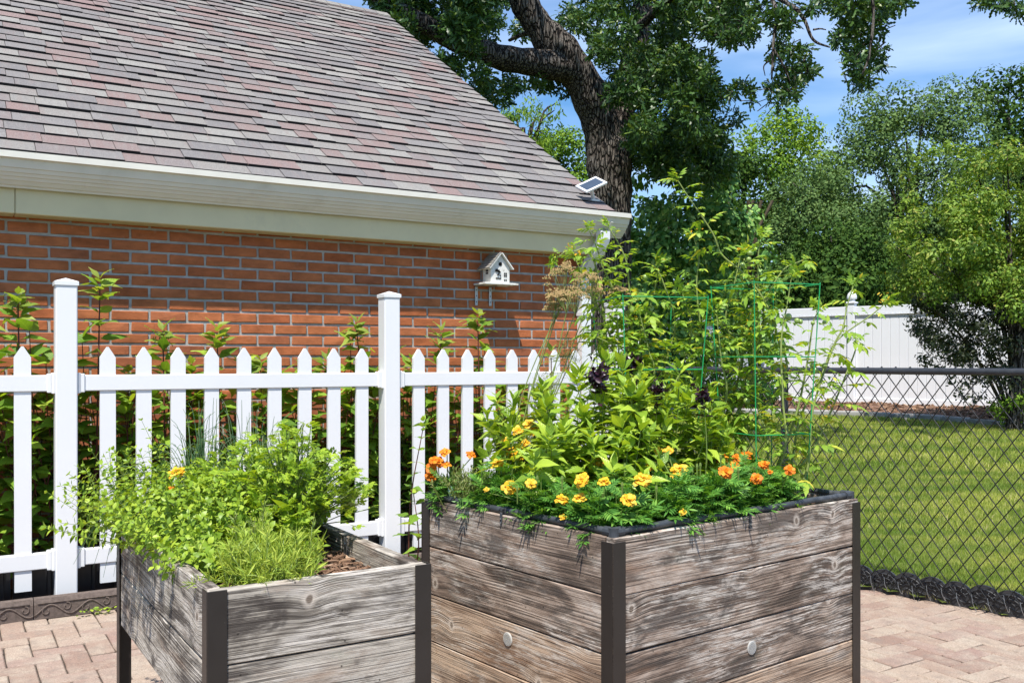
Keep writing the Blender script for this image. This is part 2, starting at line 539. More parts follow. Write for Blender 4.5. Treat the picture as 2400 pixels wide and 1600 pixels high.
MAT['chrome'] = M_plain('galvanised_steel', (0.42, 0.42, 0.42), 0.4, 0.5, metal=0.8, var=0.15)
MAT['vent'] = M_plain('silver_vent', (0.48, 0.47, 0.44), 0.5, 0.4, metal=0.25, var=0.1)
MAT['dark'] = M_plain('dark_void', (0.01, 0.01, 0.01), 0.9, 0.1)
MAT['cell'] = M_plain('solar_cell', (0.045, 0.065, 0.10), 0.18, 0.6, var=0.1)
MAT['painted'] = M_plain('chipped_white_paint', (0.68, 0.67, 0.62), 0.7, 0.3, var=0.06, scale=30, bump=0.4, dirt=((0.30, 0.27, 0.22), 35, 0.56, 0.7, 0.8))
MAT['greywood'] = M_plain('grey_weathered_slat', (0.26, 0.24, 0.215), 0.8, 0.2, var=0.35, scale=40, bump=0.5)
MAT['tag'] = M_plain('pale_plant_tag', (0.35, 0.55, 0.5), 0.4, 0.4, var=0.3, scale=120)
MAT['stone'] = M_plain('grey_edging_stone', (0.34, 0.33, 0.32), 0.9, 0.2, var=0.2, scale=8, bump=0.5, bscale=30)
MAT['stem_red'] = M_plain('dark_red_stem', (0.10, 0.030, 0.022), 0.55, 0.3, var=0.3)
MAT['stem_green'] = M_plain('green_stem', (0.14, 0.20, 0.045), 0.55, 0.3, var=0.2)
MAT['stem_tom'] = M_plain('hairy_green_stem', (0.20, 0.25, 0.07), 0.6, 0.3, var=0.25)
MAT['stem_brown'] = M_plain('brown_stem', (0.09, 0.07, 0.045), 0.8, 0.2, var=0.3)

def mk_brick():
    t = NT('red_brick'); o = t.offset(t.obj(), 19)
    r = t.rnd()
    c = t.ramp(r, [(0.0, (0.31, 0.092, 0.036)), (0.12, (0.39, 0.12, 0.046)), (0.6, (0.43, 0.145, 0.058)), (0.88, (0.40, 0.135, 0.058)), (1.0, (0.30, 0.10, 0.048))])
    n = t.noise(t.mapping(o, (1, 1, 2.2)), 9, 5, 0.65)
    c = t.mix(t.mapr(n, 0.32, 0.68), t.mix(1.0, c, (0.72, 0.70, 0.68), 'MULTIPLY'), t.mix(1.0, c, (1.22, 1.2, 1.2), 'MULTIPLY'))
    c = t.mix(t.mapr(t.noise(o, 14, 4, 0.7), 0.64, 0.76, 0, 0.55), c, (0.42, 0.24, 0.17))
    c = t.mix(t.mapr(t.noise(t.mapping(o, (3, 3, 0.7)), 16, 3, 0.6), 0.66, 0.8, 0, 0.5), c, (0.10, 0.04, 0.03))
    t.bsdf(c, 0.88, 0.2, t.bump(t.noise(o, 90, 5, 0.7), 0.5, 0.004))
    return t.m
MAT['brick'] = mk_brick()
def mk_brick_far():
    t = NT('red_brick_mass'); r = t.island()
    c = t.ramp(r, [(0.0, (0.32, 0.098, 0.045)), (0.5, (0.43, 0.155, 0.075)), (1.0, (0.36, 0.13, 0.068))])
    c = t.mix(t.mapr(t.noise(t.obj(), 9, 5, 0.65), 0.3, 0.7), t.mix(1.0, c, (0.75, 0.72, 0.7), 'MULTIPLY'), c)
    t.bsdf(c, 0.88, 0.2, t.bump(t.noise(t.obj(), 90, 4, 0.7), 0.4, 0.003))
    return t.m
MAT['brick_mass'] = mk_brick_far()
MAT['mortar'] = M_plain('grey_mortar', (0.37, 0.355, 0.33), 0.95, 0.1, var=0.2, scale=18, bump=0.8, bscale=140)

def mk_shingle(island=False):
    t = NT('asphalt_shingle' + ('_mass' if island else ''))
    o = t.obj() if island else t.offset(t.obj(), 27)
    r = t.island() if island else t.rnd()
    a, b, c2 = (0.152, 0.152, 0.165), (0.264, 0.267, 0.260), (0.222, 0.148, 0.148)
    c = t.ramp(r, [(0.0, a), (0.20, (0.185, 0.185, 0.195)), (0.40, b), (0.56, (0.224, 0.222, 0.218)), (0.68, (0.185, 0.161, 0.168)), (0.80, (0.211, 0.149, 0.149)), (0.93, c2), (1.0, (0.205, 0.132, 0.132))], 'CONSTANT')
    # colour blends drift along a course
    c = t.mix(t.mapr(t.noise(o, 7, 3), 0.4, 0.62, 0, 0.35), c, t.ramp(t.noise(o, 3.3, 2), [(0.40, (0.165, 0.165, 0.181)), (0.5, (0.238, 0.238, 0.235)), (0.60, (0.211, 0.158, 0.158))]))
    c = t.mix(0.32, c, (0.225, 0.212, 0.205))
    c = t.mix(1.0, c, (1.04, 1.0, 0.95), 'MULTIPLY')
    g = t.noise(o, 190, 3, 0.85)
    c = t.mix(t.mapr(g, 0.3, 0.7), t.mix(1.0, c, (0.5, 0.5, 0.51), 'MULTIPLY'), t.mix(1.0, c, (1.45, 1.45, 1.45), 'MULTIPLY'))
    g2 = t.noise(o, 60, 4, 0.75)
    c = t.mix(t.mapr(g2, 0.35, 0.65), t.mix(1.0, c, (0.8, 0.8, 0.8), 'MULTIPLY'), t.mix(1.0, c, (1.15, 1.15, 1.15), 'MULTIPLY'))
    t.bsdf(c, 0.95, 0.12, t.bump(g, 0.5, 0.003))
    return t.m
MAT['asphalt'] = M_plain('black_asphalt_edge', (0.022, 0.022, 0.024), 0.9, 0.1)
MAT['shingle'] = mk_shingle(); MAT['shingle_mass'] = mk_shingle(True)

def mk_paver(island=False):
    t = NT('concrete_paver' + ('_mass' if island else '')); o = t.obj() if island else t.offset(t.obj(), 21)
    r = t.island() if island else t.rnd()
    c = t.ramp(r, [(0.0, (0.285, 0.19, 0.155)), (0.3, (0.37, 0.275, 0.22)), (0.6, (0.42, 0.335, 0.27)), (0.85, (0.33, 0.225, 0.19)), (1.0, (0.39, 0.305, 0.25))])
    c = t.mix(t.mapr(t.noise(o, 8, 4, 0.6), 0.45, 0.7, 0, 0.6), c, (0.46, 0.40, 0.33))
    c = t.mix(t.mapr(t.noise(o, 11, 5, 0.65), 0.55, 0.72, 0, 0.6), c, (0.25, 0.20, 0.175))
    g = t.noise(o, 170, 3, 0.8)
    c = t.mix(t.mapr(g, 0.3, 0.72), t.mix(1.0, c, (0.6, 0.58, 0.56), 'MULTIPLY'), t.mix(1.0, c, (1.25, 1.25, 1.22), 'MULTIPLY'))
    c = t.mix(t.mapr(t.noise(o, 24, 4, 0.7), 0.5, 0.68, 0, 0.55), c, (0.23, 0.185, 0.155))
    t.bsdf(c, 0.92, 0.15, t.bump(t.noise(o, 110, 5, 0.75), 0.7, 0.006))
    return t.m
MAT['paver'] = mk_paver(); MAT['paver_mass'] = mk_paver(True)
MAT['joint'] = M_plain('joint_sand', (0.075, 0.06, 0.05), 0.95, 0.1, var=0.3, scale=50, bump=0.6)
MAT['soil'] = M_plain('dark_soil', (0.055, 0.038, 0.028), 0.95, 0.1, var=0.4, scale=30, bump=1.0, bscale=90)

MAT['wood_left'] = M_wood('weathered_wood_grey', [(0.36, (0.105, 0.090, 0.076)), (0.43, (0.219, 0.189, 0.156)), (0.50, (0.376, 0.332, 0.278)), (0.57, (0.501, 0.449, 0.380)), (0.66, (0.376, 0.316, 0.258))], knots=1.0, stain=0.85, green=0.25)
MAT['wood_right'] = M_wood('weathered_wood_brown', [(0.36, (0.108, 0.080, 0.061)), (0.43, (0.205, 0.148, 0.113)), (0.50, (0.323, 0.245, 0.191)), (0.57, (0.453, 0.362, 0.294)), (0.66, (0.323, 0.214, 0.152))], knots=1.0, stain=0.75, green=0.12)
MAT['wood_tan'] = M_wood('weathered_wood_tan', [(0.36, (0.227, 0.148, 0.099)), (0.44, (0.375, 0.265, 0.187)), (0.54, (0.522, 0.392, 0.286)), (0.66, (0.454, 0.318, 0.218))], knots=0.9, stain=0.35, pale=0.6)

def mk_bark():
    t = NT('oak_bark'); o = t.obj()
    v = t.mapping(o, (9.5, 9.5, 1.5))
    d = t.noise(t.mapping(o, (1, 1, 0.35)), 3, 3)
    b = t.voro(t.vadd(v, t.comb(d, d, d)), 2.6, 'DISTANCE_TO_EDGE')
    n = t.noise(t.mapping(o, (14, 14, 3)), 1.6, 5, 0.7)
    h = t.math('MULTIPLY', t.mapr(b, 0.0, 0.16), t.mapr(n, 0.3, 0.7, 0.55, 1.0))
    c = t.ramp(h, [(0.0, (0.014, 0.011, 0.010)), (0.35, (0.058, 0.047, 0.040)), (0.7, (0.14, 0.12, 0.10)), (1.0, (0.26, 0.23, 0.20))])
    t.bsdf(c, 0.95, 0.1, t.bump(h, 1.0, 0.06))
    return t.m
MAT['bark'] = mk_bark()
def mk_mulch():
    t = NT('bark_mulch'); r = t.island()
    c = t.ramp(r, [(0.0, (0.10, 0.055, 0.035)), (0.35, (0.21, 0.125, 0.08)), (0.6, (0.32, 0.20, 0.13)), (0.85, (0.14, 0.075, 0.05)), (1.0, (0.42, 0.29, 0.20))])
    t.bsdf(c, 0.9, 0.15)
    return t.m
MAT['mulch'] = mk_mulch()
MAT['mulch_bed'] = M_plain('mulch_bed', (0.17, 0.10, 0.075), 0.95, 0.1, var=0.5, scale=25, bump=1.0, bscale=40, dirt=((0.33, 0.23, 0.17), 60, 0.55, 0.7, 0.7))
def mk_lawn():
    t = NT('lawn_turf'); o = t.obj()
    c = t.ramp(t.noise(o, 1.6, 4, 0.6), [(0.3, (0.09, 0.13, 0.02)), (0.5, (0.14, 0.185, 0.035)), (0.7, (0.20, 0.225, 0.06))])
    c = t.mix(t.mapr(t.noise(o, 60, 4, 0.7), 0.35, 0.65), t.mix(1.0, c, (0.5, 0.5, 0.5), 'MULTIPLY'), c)
    t.bsdf(c, 0.9, 0.1, t.bump(t.noise(o, 80, 3), 0.8, 0.02))
    return t.m
MAT['lawn'] = mk_lawn()
def mk_grass():
    t = NT('grass_blades'); o = t.obj(); r = t.island()
    c = t.ramp(r, [(0.0, (0.20, 0.28, 0.03)), (0.4, (0.34, 0.42, 0.06)), (0.8, (0.46, 0.52, 0.11)), (0.93, (0.58, 0.56, 0.22)), (1.0, (0.66, 0.58, 0.34))])
    n = t.noise(t.mapping(o, (0.7, 2.6, 1)), 1.0, 4, 0.6)
    c = t.mix(t.mapr(n, 0.40, 0.60), t.mix(1.0, c, (0.52, 0.66, 0.5), 'MULTIPLY'), t.mix(1.0, c, (1.2, 1.1, 1.1), 'MULTIPLY'))
    # dry strip beside the fence
    s = t.sep(o)
    dd = t.math('ADD', t.math('MULTIPLY', s[0], 0.73), t.math('MULTIPLY', s[1], 0.68))
    dry = t.math('MULTIPLY', t.mapr(dd, 5.02, 5.32, 1.0, 0.0), t.mapr(t.noise(o, 3.0, 2), 0.42, 0.6))
    c = t.mix(t.math('MULTIPLY', dry, 0.85), c, (0.50, 0.36, 0.20))
    a = t.bsdf(c, 0.5, 0.25, link=False)
    b = t.n.new('ShaderNodeBsdfTranslucent'); t.L(c, b.inputs['Color'])
    m = t.n.new('ShaderNodeMixShader'); m.inputs[0].default_value = 0.42
    t.L(a, m.inputs[1]); t.L(b.outputs[0], m.inputs[2]); t.L(m.outputs[0], t.out.inputs['Surface'])
    return t.m
MAT['grass'] = mk_grass()

MAT['lf_shrub'] = M_leaf('shrub_leaf', [(0, (0.108, 0.219, 0.026)), (0.5, (0.183, 0.324, 0.038)), (0.85, (0.282, 0.438, 0.051)), (1, (0.411, 0.542, 0.072))], 0.38, 0.42, 0.35, veins=0.35, vfreq=7)
MAT['lf_shrubtip'] = M_leaf('shrub_young_leaf', [(0, (0.175, 0.275, 0.044)), (1, (0.325, 0.400, 0.075))], 0.4, 0.4, 0.4, veins=0.3, vfreq=7)
MAT['lf_basil'] = M_leaf('basil_leaf', [(0, (0.153, 0.268, 0.026)), (0.5, (0.266, 0.406, 0.041)), (1, (0.448, 0.573, 0.065))], 0.33, 0.36, 0.45, veins=0.3, vfreq=6)
MAT['lf_marigold'] = M_leaf('marigold_leaf', [(0, (0.051, 0.160, 0.027)), (0.6, (0.115, 0.284, 0.042)), (1, (0.219, 0.421, 0.067))], 0.28, 0.42, 0.35)
MAT['lf_oregano'] = M_leaf('oregano_leaf', [(0, (0.160, 0.268, 0.023)), (0.5, (0.261, 0.393, 0.034)), (1, (0.421, 0.535, 0.058))], 0.32, 0.42, 0.35)
MAT['lf_parsley'] = M_leaf('parsley_leaf', [(0, (0.153, 0.270, 0.018)), (0.5, (0.260, 0.395, 0.028)), (1, (0.404, 0.522, 0.045))], 0.35, 0.4, 0.4)
MAT['lf_rosemary'] = M_leaf('rosemary_needle', [(0, (0.198, 0.298, 0.040)), (0.5, (0.330, 0.438, 0.058)), (1, (0.513, 0.580, 0.099))], 0.28, 0.45, 0.3)
MAT['lf_thyme'] = M_leaf('thyme_leaf', [(0, (0.120, 0.174, 0.048)), (0.5, (0.204, 0.246, 0.072)), (1, (0.336, 0.348, 0.132))], 0.3, 0.5, 0.3)
MAT['lf_chive'] = M_leaf('chive_blade', [(0, (0.048, 0.124, 0.048)), (0.6, (0.103, 0.214, 0.090)), (1, (0.248, 0.304, 0.152))], 0.15, 0.4, 0.4)
MAT['lf_tomato'] = M_leaf('tomato_leaf', [(0, (0.138, 0.264, 0.029)), (0.5, (0.240, 0.391, 0.045)), (0.9, (0.377, 0.517, 0.064)), (1, (0.686, 0.592, 0.080))], 0.38, 0.48, 0.3)
MAT['lf_purple'] = M_leaf('purple_basil_leaf', [(0, (0.011, 0.004, 0.008)), (0.6, (0.027, 0.008, 0.017)), (1, (0.051, 0.018, 0.033))], 0.12, 0.3, 0.5, tint=(1.4, 0.7, 0.9))
MAT['lf_dill'] = M_plain('dried_dill_seed', (0.42, 0.29, 0.13), 0.8, 0.2, var=0.35, scale=40)
MAT['lf_oak'] = M_leaf('oak_leaf', [(0, (0.025, 0.064, 0.014)), (0.6, (0.047, 0.103, 0.022)), (0.92, (0.078, 0.160, 0.033)), (1, (0.192, 0.253, 0.044))], 0.22, 0.4, 0.35)
MAT['lf_vine'] = M_leaf('vine_leaf', [(0, (0.057, 0.152, 0.033)), (0.55, (0.126, 0.280, 0.057)), (0.9, (0.269, 0.444, 0.105)), (1, (0.500, 0.597, 0.177))], 0.15, 0.5, 0.25)
MAT['lf_bright'] = M_leaf('bright_tree_leaf', [(0, (0.076, 0.166, 0.021)), (0.5, (0.122, 0.239, 0.029)), (1, (0.221, 0.340, 0.041))], 0.2, 0.65, 0.12, patch=(0.4, (1.25, 1.1, 0.7)))
MAT['lf_grey'] = M_leaf('grey_tree_leaf', [(0, (0.063, 0.119, 0.035)), (0.5, (0.105, 0.176, 0.053)), (1, (0.176, 0.254, 0.088))], 0.15, 0.7, 0.1, patch=(0.3, (0.9, 0.95, 0.85)))
MAT['lf_deep'] = M_leaf('deep_green_leaf', [(0, (0.022, 0.055, 0.009)), (0.6, (0.043, 0.094, 0.015)), (1, (0.087, 0.152, 0.025))], 0.12, 0.7, 0.1)
MAT['lf_yellow'] = M_leaf('yellow_green_leaf', [(0, (0.079, 0.162, 0.022)), (0.5, (0.150, 0.262, 0.032)), (0.9, (0.249, 0.370, 0.055)), (1, (0.353, 0.338, 0.091))], 0.25, 0.55, 0.2, patch=(1.1, (1.05, 0.95, 0.9)))
MAT['lf_dark'] = M_leaf('dark_shrub_leaf', [(0, (0.020, 0.028, 0.015)), (0.6, (0.040, 0.057, 0.024)), (1, (0.094, 0.110, 0.044))], 0.2, 0.45, 0.3)
MAT['pet_yellow'] = M_leaf('yellow_petal', [(0, (0.72, 0.36, 0.015)), (0.6, (0.82, 0.50, 0.03)), (1, (0.85, 0.60, 0.09))], 0.2, 0.5, 0.2, tint=(1.1, 0.9, 0.5))
MAT['pet_orange'] = M_leaf('orange_petal', [(0, (0.62, 0.13, 0.008)), (0.6, (0.78, 0.23, 0.012)), (1, (0.82, 0.36, 0.03))], 0.2, 0.5, 0.2, tint=(1.1, 0.8, 0.5))
MAT['tom_green'] = M_plain('green_tomato', (0.22, 0.31, 0.075), 0.25, 0.5, var=0.1, scale=30)
MAT['tom_red'] = M_plain('ripening_tomato', (0.62, 0.13, 0.03), 0.25, 0.5, var=0.1, scale=30)
# ---------------------------------------------------------------- the ground
CL0, CLD = np.array([1.93, 5.10, 0.0]), np.array([-0.6817, 0.7317, 0.0])     # chain link line
CLN = np.array([0.7317, 0.6817, 0.0])                                        # towards the lawn

def lawn_z(y):
    return 0.03 * (np.clip(y, 3.0, 20.0) - 5.0) + 0.015

def grid_mesh(name, xs, ys, zf, mat, kind='structure', keep=None):
    X, Y = np.meshgrid(xs, ys)
    V = np.stack([X, Y, zf(X, Y)], -1).reshape(-1, 3)
    nx, ny = len(xs), len(ys)
    i = (np.arange(ny - 1)[:, None] * nx + np.arange(nx - 1)[None]).ravel()
    F = np.stack([i, i + 1, i + nx + 1, i + nx], 1)
    if keep is not None:
        c = V[F].mean(1)
        F = F[keep(c)]
    o = link(name, newmesh(name, V, F, True), None, None, mat)
    o['kind'] = kind
    return o

gx = np.concatenate([np.linspace(-300, -20, 15), np.linspace(-18, 30, 33), np.linspace(35, 300, 15)])
gy = np.concatenate([np.linspace(-60, 0, 8), np.linspace(1, 30, 30), np.linspace(34, 300, 20), [700]])
MAT['ground'] = M_plain('ground_soil', (0.10, 0.095, 0.05), 0.95, 0.1, var=0.4, scale=2, bump=0.5, bscale=10, dirt=((0.05, 0.09, 0.02), 0.8, 0.4, 0.6, 0.9))
grid_mesh('ground', gx, gy, lambda X, Y: -0.14 + 0.03 * np.clip(Y - 5, 0, 15), MAT['ground'])

def side(c):        # signed distance from the chain link line, + = lawn
    return (c[..., 0] - CL0[0]) * CLN[0] + (c[..., 1] - CL0[1]) * CLN[1]
edge_px = [(1200, 968), (1500, 970), (1712, 973), (1906, 976), (2110, 984), (2250, 995), (2400, 1009), (2520, 1024), (2700, 1050)]
EDGE = []
for x, y in edge_px:
    Y = 1.4 / (0.03 - (HZ - y) / FPX)
    EDGE.append(((x - 1200) / FPX * Y, Y, 0))
EDGE = smooth_path(EDGE, 6)
EDGE[:, 2] = lawn_z(EDGE[:, 1])
def edge_y(x):
    return np.interp(x, EDGE[:, 0], EDGE[:, 1])
lx, ly = np.linspace(-6, 9, 151), np.linspace(2.0, 17, 151)
def lawn_keep(c):
    return (side(c) > 0.02) & (c[:, 1] < edge_y(c[:, 0]) + 0.1) & ((c[:, 0] * -0.515 + c[:, 1] * 0.857 > 5.3) | (c[:, 0] > 0))
lawn = grid_mesh('lawn', lx, ly, lambda X, Y: lawn_z(Y) + 0.008 * np.sin(X * 3.1 + Y) * np.sin(Y * 2.3), MAT['lawn'], keep=lawn_keep)

# grass blades
def grass():
    r = np.random.default_rng(5)
    V, F = [], []
    n = 0
    for (y0, y1, dens, hgt, wid) in ((3.4, 6.5, 24000, 0.028, 0.003), (6.5, 9.5, 10000, 0.036, 0.005), (9.5, 16.2, 3400, 0.05, 0.0095)):
        xa, xb = -0.2, 0.62 * y1 + 0.3
        N = int((xb - xa) * (y1 - y0) * dens)
        x = r.uniform(xa, xb, N); y = r.uniform(y0, y1, N)
        c = np.stack([x, y], -1)
        clump = np.sin(x * 23 + np.sin(y * 17) * 2) * np.sin(y * 21 + np.sin(x * 13) * 2)
        k = (side(c) > 0.03) & (y < edge_y(x) + 0.03) & (x < 0.6 * y + 0.15) & (x > 0.16 * y) & (clump > r.uniform(-2.2, 0.4, N))
        x, y = x[k], y[k]; N = len(x)
        h = hgt * r.uniform(0.5, 1.25, N)
        a = r.uniform(0, 6.28, N); l = r.uniform(0.15, 0.9, N) * h; b = r.uniform(0, 6.28, N)
        z = lawn_z(y) + 0.002
        w = wid * r.uniform(0.6, 1.2, N)
        p0 = np.stack([x - np.cos(a) * w / 2, y - np.sin(a) * w / 2, z], -1)
        p1 = np.stack([x + np.cos(a) * w / 2, y + np.sin(a) * w / 2, z], -1)
        p2 = np.stack([x + np.cos(b) * l, y + np.sin(b) * l, z + h], -1)
        V.append(np.stack([p0, p1, p2], 1).reshape(-1, 3))
        F.append(np.arange(N * 3).reshape(-1, 3) + n); n += N * 3
    o = link('grass', newmesh('grass', np.concatenate(V), np.concatenate(F)), None, None, MAT['grass'])
    tag(o, 'short mown green grass growing on the lawn behind the chain link fence', 'grass', kind='stuff')
grass()

# mulch bed between the lawn edge and the white privacy fence
WF0, WFD = np.array([5.07, 18.5, 0.0]), np.array([0.747, -0.665, 0.0])
def mulch_bed():
    xs = np.linspace(-4, 12, 90)
    r = np.random.default_rng(3)
    V = []
    for i, x in enumerate(xs):
        y0 = float(edge_y(x)) + 0.1
        y1 = 18.5 - 0.665 / 0.747 * (x - 5.07) + 0.4 if x > 4.8 else 19.0
        y1 = max(y1, y0 + 0.5)
        for k in range(7):
            f = k / 6
            y = y0 + (y1 - y0) * f
            z = lawn_z(y0) + 0.02 + (0.45 - lawn_z(y0)) * min(1, f * 1.6) * 0.95 + r.normal(0, 0.012)
            V.append((x, y, z))
    n = 7
    F = [(i * n + k, (i + 1) * n + k, (i + 1) * n + k + 1, i * n + k + 1) for i in range(len(xs) - 1) for k in range(n - 1)]
    V = np.array(V)
    o = link('mulch_bed', newmesh('mulch_bed', V, np.array(F), True), None, None, MAT['mulch_bed'])
    o['kind'] = 'structure'
    # chips
    N = 5200
    T = cbox(0.075, 0.02, 0.008)
    q = V.reshape(len(xs), n, 3)
    i = r.uniform(25, len(xs) - 2, N); k = r.uniform(0, n - 1.01, N)
    i0, k0 = i.astype(int), k.astype(int); fi, fk = (i - i0)[:, None], (k - k0)[:, None]
    p = (q[i0, k0] * (1 - fi) + q[i0 + 1, k0] * fi) * (1 - fk) + (q[i0, k0 + 1] * (1 - fi) + q[i0 + 1, k0 + 1] * fi) * fk
    a = r.uniform(0, 6.28, N)
    d = np.stack([np.cos(a), np.sin(a), r.normal(0, 0.3, N)], -1)
    up = unit(np.stack([r.normal(0, 0.3, N), r.normal(0, 0.3, N), np.ones(N)], -1))
    V2_, F2_, _ = scatter((T[0][:, [1, 0, 2]], np.array(T[1]), np.zeros((8, 2))), p + [0, 0, 0.012], d, up, r.uniform(0.6, 1.7, N))
    o = link('mulch_chips', newmesh('mulch_chips', V2_, F2_), None, None, MAT['mulch'])
    tag(o, 'reddish brown shredded bark chips lying on the bed below the white privacy fence', 'mulch', kind='stuff')
mulch_bed()

# stone edging between lawn and mulch
def stones():
    seg = np.linalg.norm(np.diff(EDGE, axis=0), axis=1)
    s = np.concatenate([[0], np.cumsum(seg)])
    L = 0.42
    root = thing('lawn_edging', EDGE[20], 'low curving row of grey edging stones between the lawn and the mulch bed', 'edging')
    r = np.random.default_rng(8)
    meshes = []
    for k in range(4):
        V, F = cbox(L - 0.015, 0.13, 0.12, 0.015, 0.006, r)
        meshes.append(newmesh('stone', V, F)); meshes[-1].materials.append(MAT['stone'])
    x = 0
    while x < s[-1] - L:
        c = np.array([np.interp(x + L / 2, s, EDGE[:, j]) for j in range(3)])
        e = np.array([np.interp(x + L, s, EDGE[:, j]) for j in range(3)]) - np.array([np.interp(x, s, EDGE[:, j]) for j in range(3)])
        px = pix(c)[0]
        if 1500 < px < 2600:
            R = frames(np.cross(ZZ, e)[None], ZZ[None])[0]
            link('stone', meshes[int(r.integers(4))], root, mx(R, c + [0, 0.05, 0.035]))
        x += L
stones()

# ---------------------------------------------------------------- patio of herringbone pavers
def patio():
    base = MB()
    # joint sand bed under the pavers
    def uvp(u, v, z): return H(u, v, z)
    A = [uvp(-3.5, -1, -0.012), uvp(6.5, -1, -0.012), uvp(6.5, 5.3, -0.012), uvp(-3.5, 5.3, -0.012)]
    base.add(A + [a - [0, 0, 0.06] for a in A], [(0, 1, 2, 3), (7, 6, 5, 4), (0, 4, 5, 1), (1, 5, 6, 2), (2, 6, 7, 3), (3, 7, 4, 0)])
    pat = base.build('patio', MAT['joint'], None, kind='structure')
    tag(pat, 'patio of pinkish tan concrete pavers laid in herringbone pattern')
    a = 0.1035
    r = np.random.default_rng(21)
    meshes = []
    for k in range(6):
        V, F = cbox(2 * a - 0.005, a - 0.005, 0.05, 0.005, 0.0012, r)
        meshes.append(newmesh('paver', V, F)); meshes[-1].materials.append(MAT['paver'])
    rest = MB(); cnt = 0
    for i in range(-40, 75):
        for j in range(-6, 53):
            k = (i - j) % 4
            if k == 0: c = ((i + 1.0) * a, (j + 0.5) * a); hor = True
            elif k == 3: c = ((i + 0.5) * a, (j + 1.0) * a); hor = False
            else: continue
            p = H(c[0], c[1], -0.025 + float(r.normal(0, 0.0012)))
            if c[1] > 5.2 or side(p) > 0.10 or p[1] < 1.2: continue
            x, y = pix(p + [0, 0, 0.025])
            R = RH if hor else np.stack([V2, -U2, ZZ], 1)
            tilt = r.normal(0, 0.006, 2)
            R = R @ np.array([[1, 0, tilt[0]], [0, 1, tilt[1]], [-tilt[0], -tilt[1], 1]])
            vis = -90 < x < 2490 and y < 1680 and not (480 < x < 1030) and not (1030 < x < 1930)
            if vis and cnt < 298:
                link('paver', meshes[int(r.integers(6))], pat, mx(R, p)); cnt += 1
            elif -1500 < x < 4200:
                V, F = cbox(2 * a - 0.004, a - 0.004, 0.05)
                rest.add(V, F, R, p)
    rest.build('pavers_beyond', MAT['paver_mass'], pat, kind='stuff')
patio()

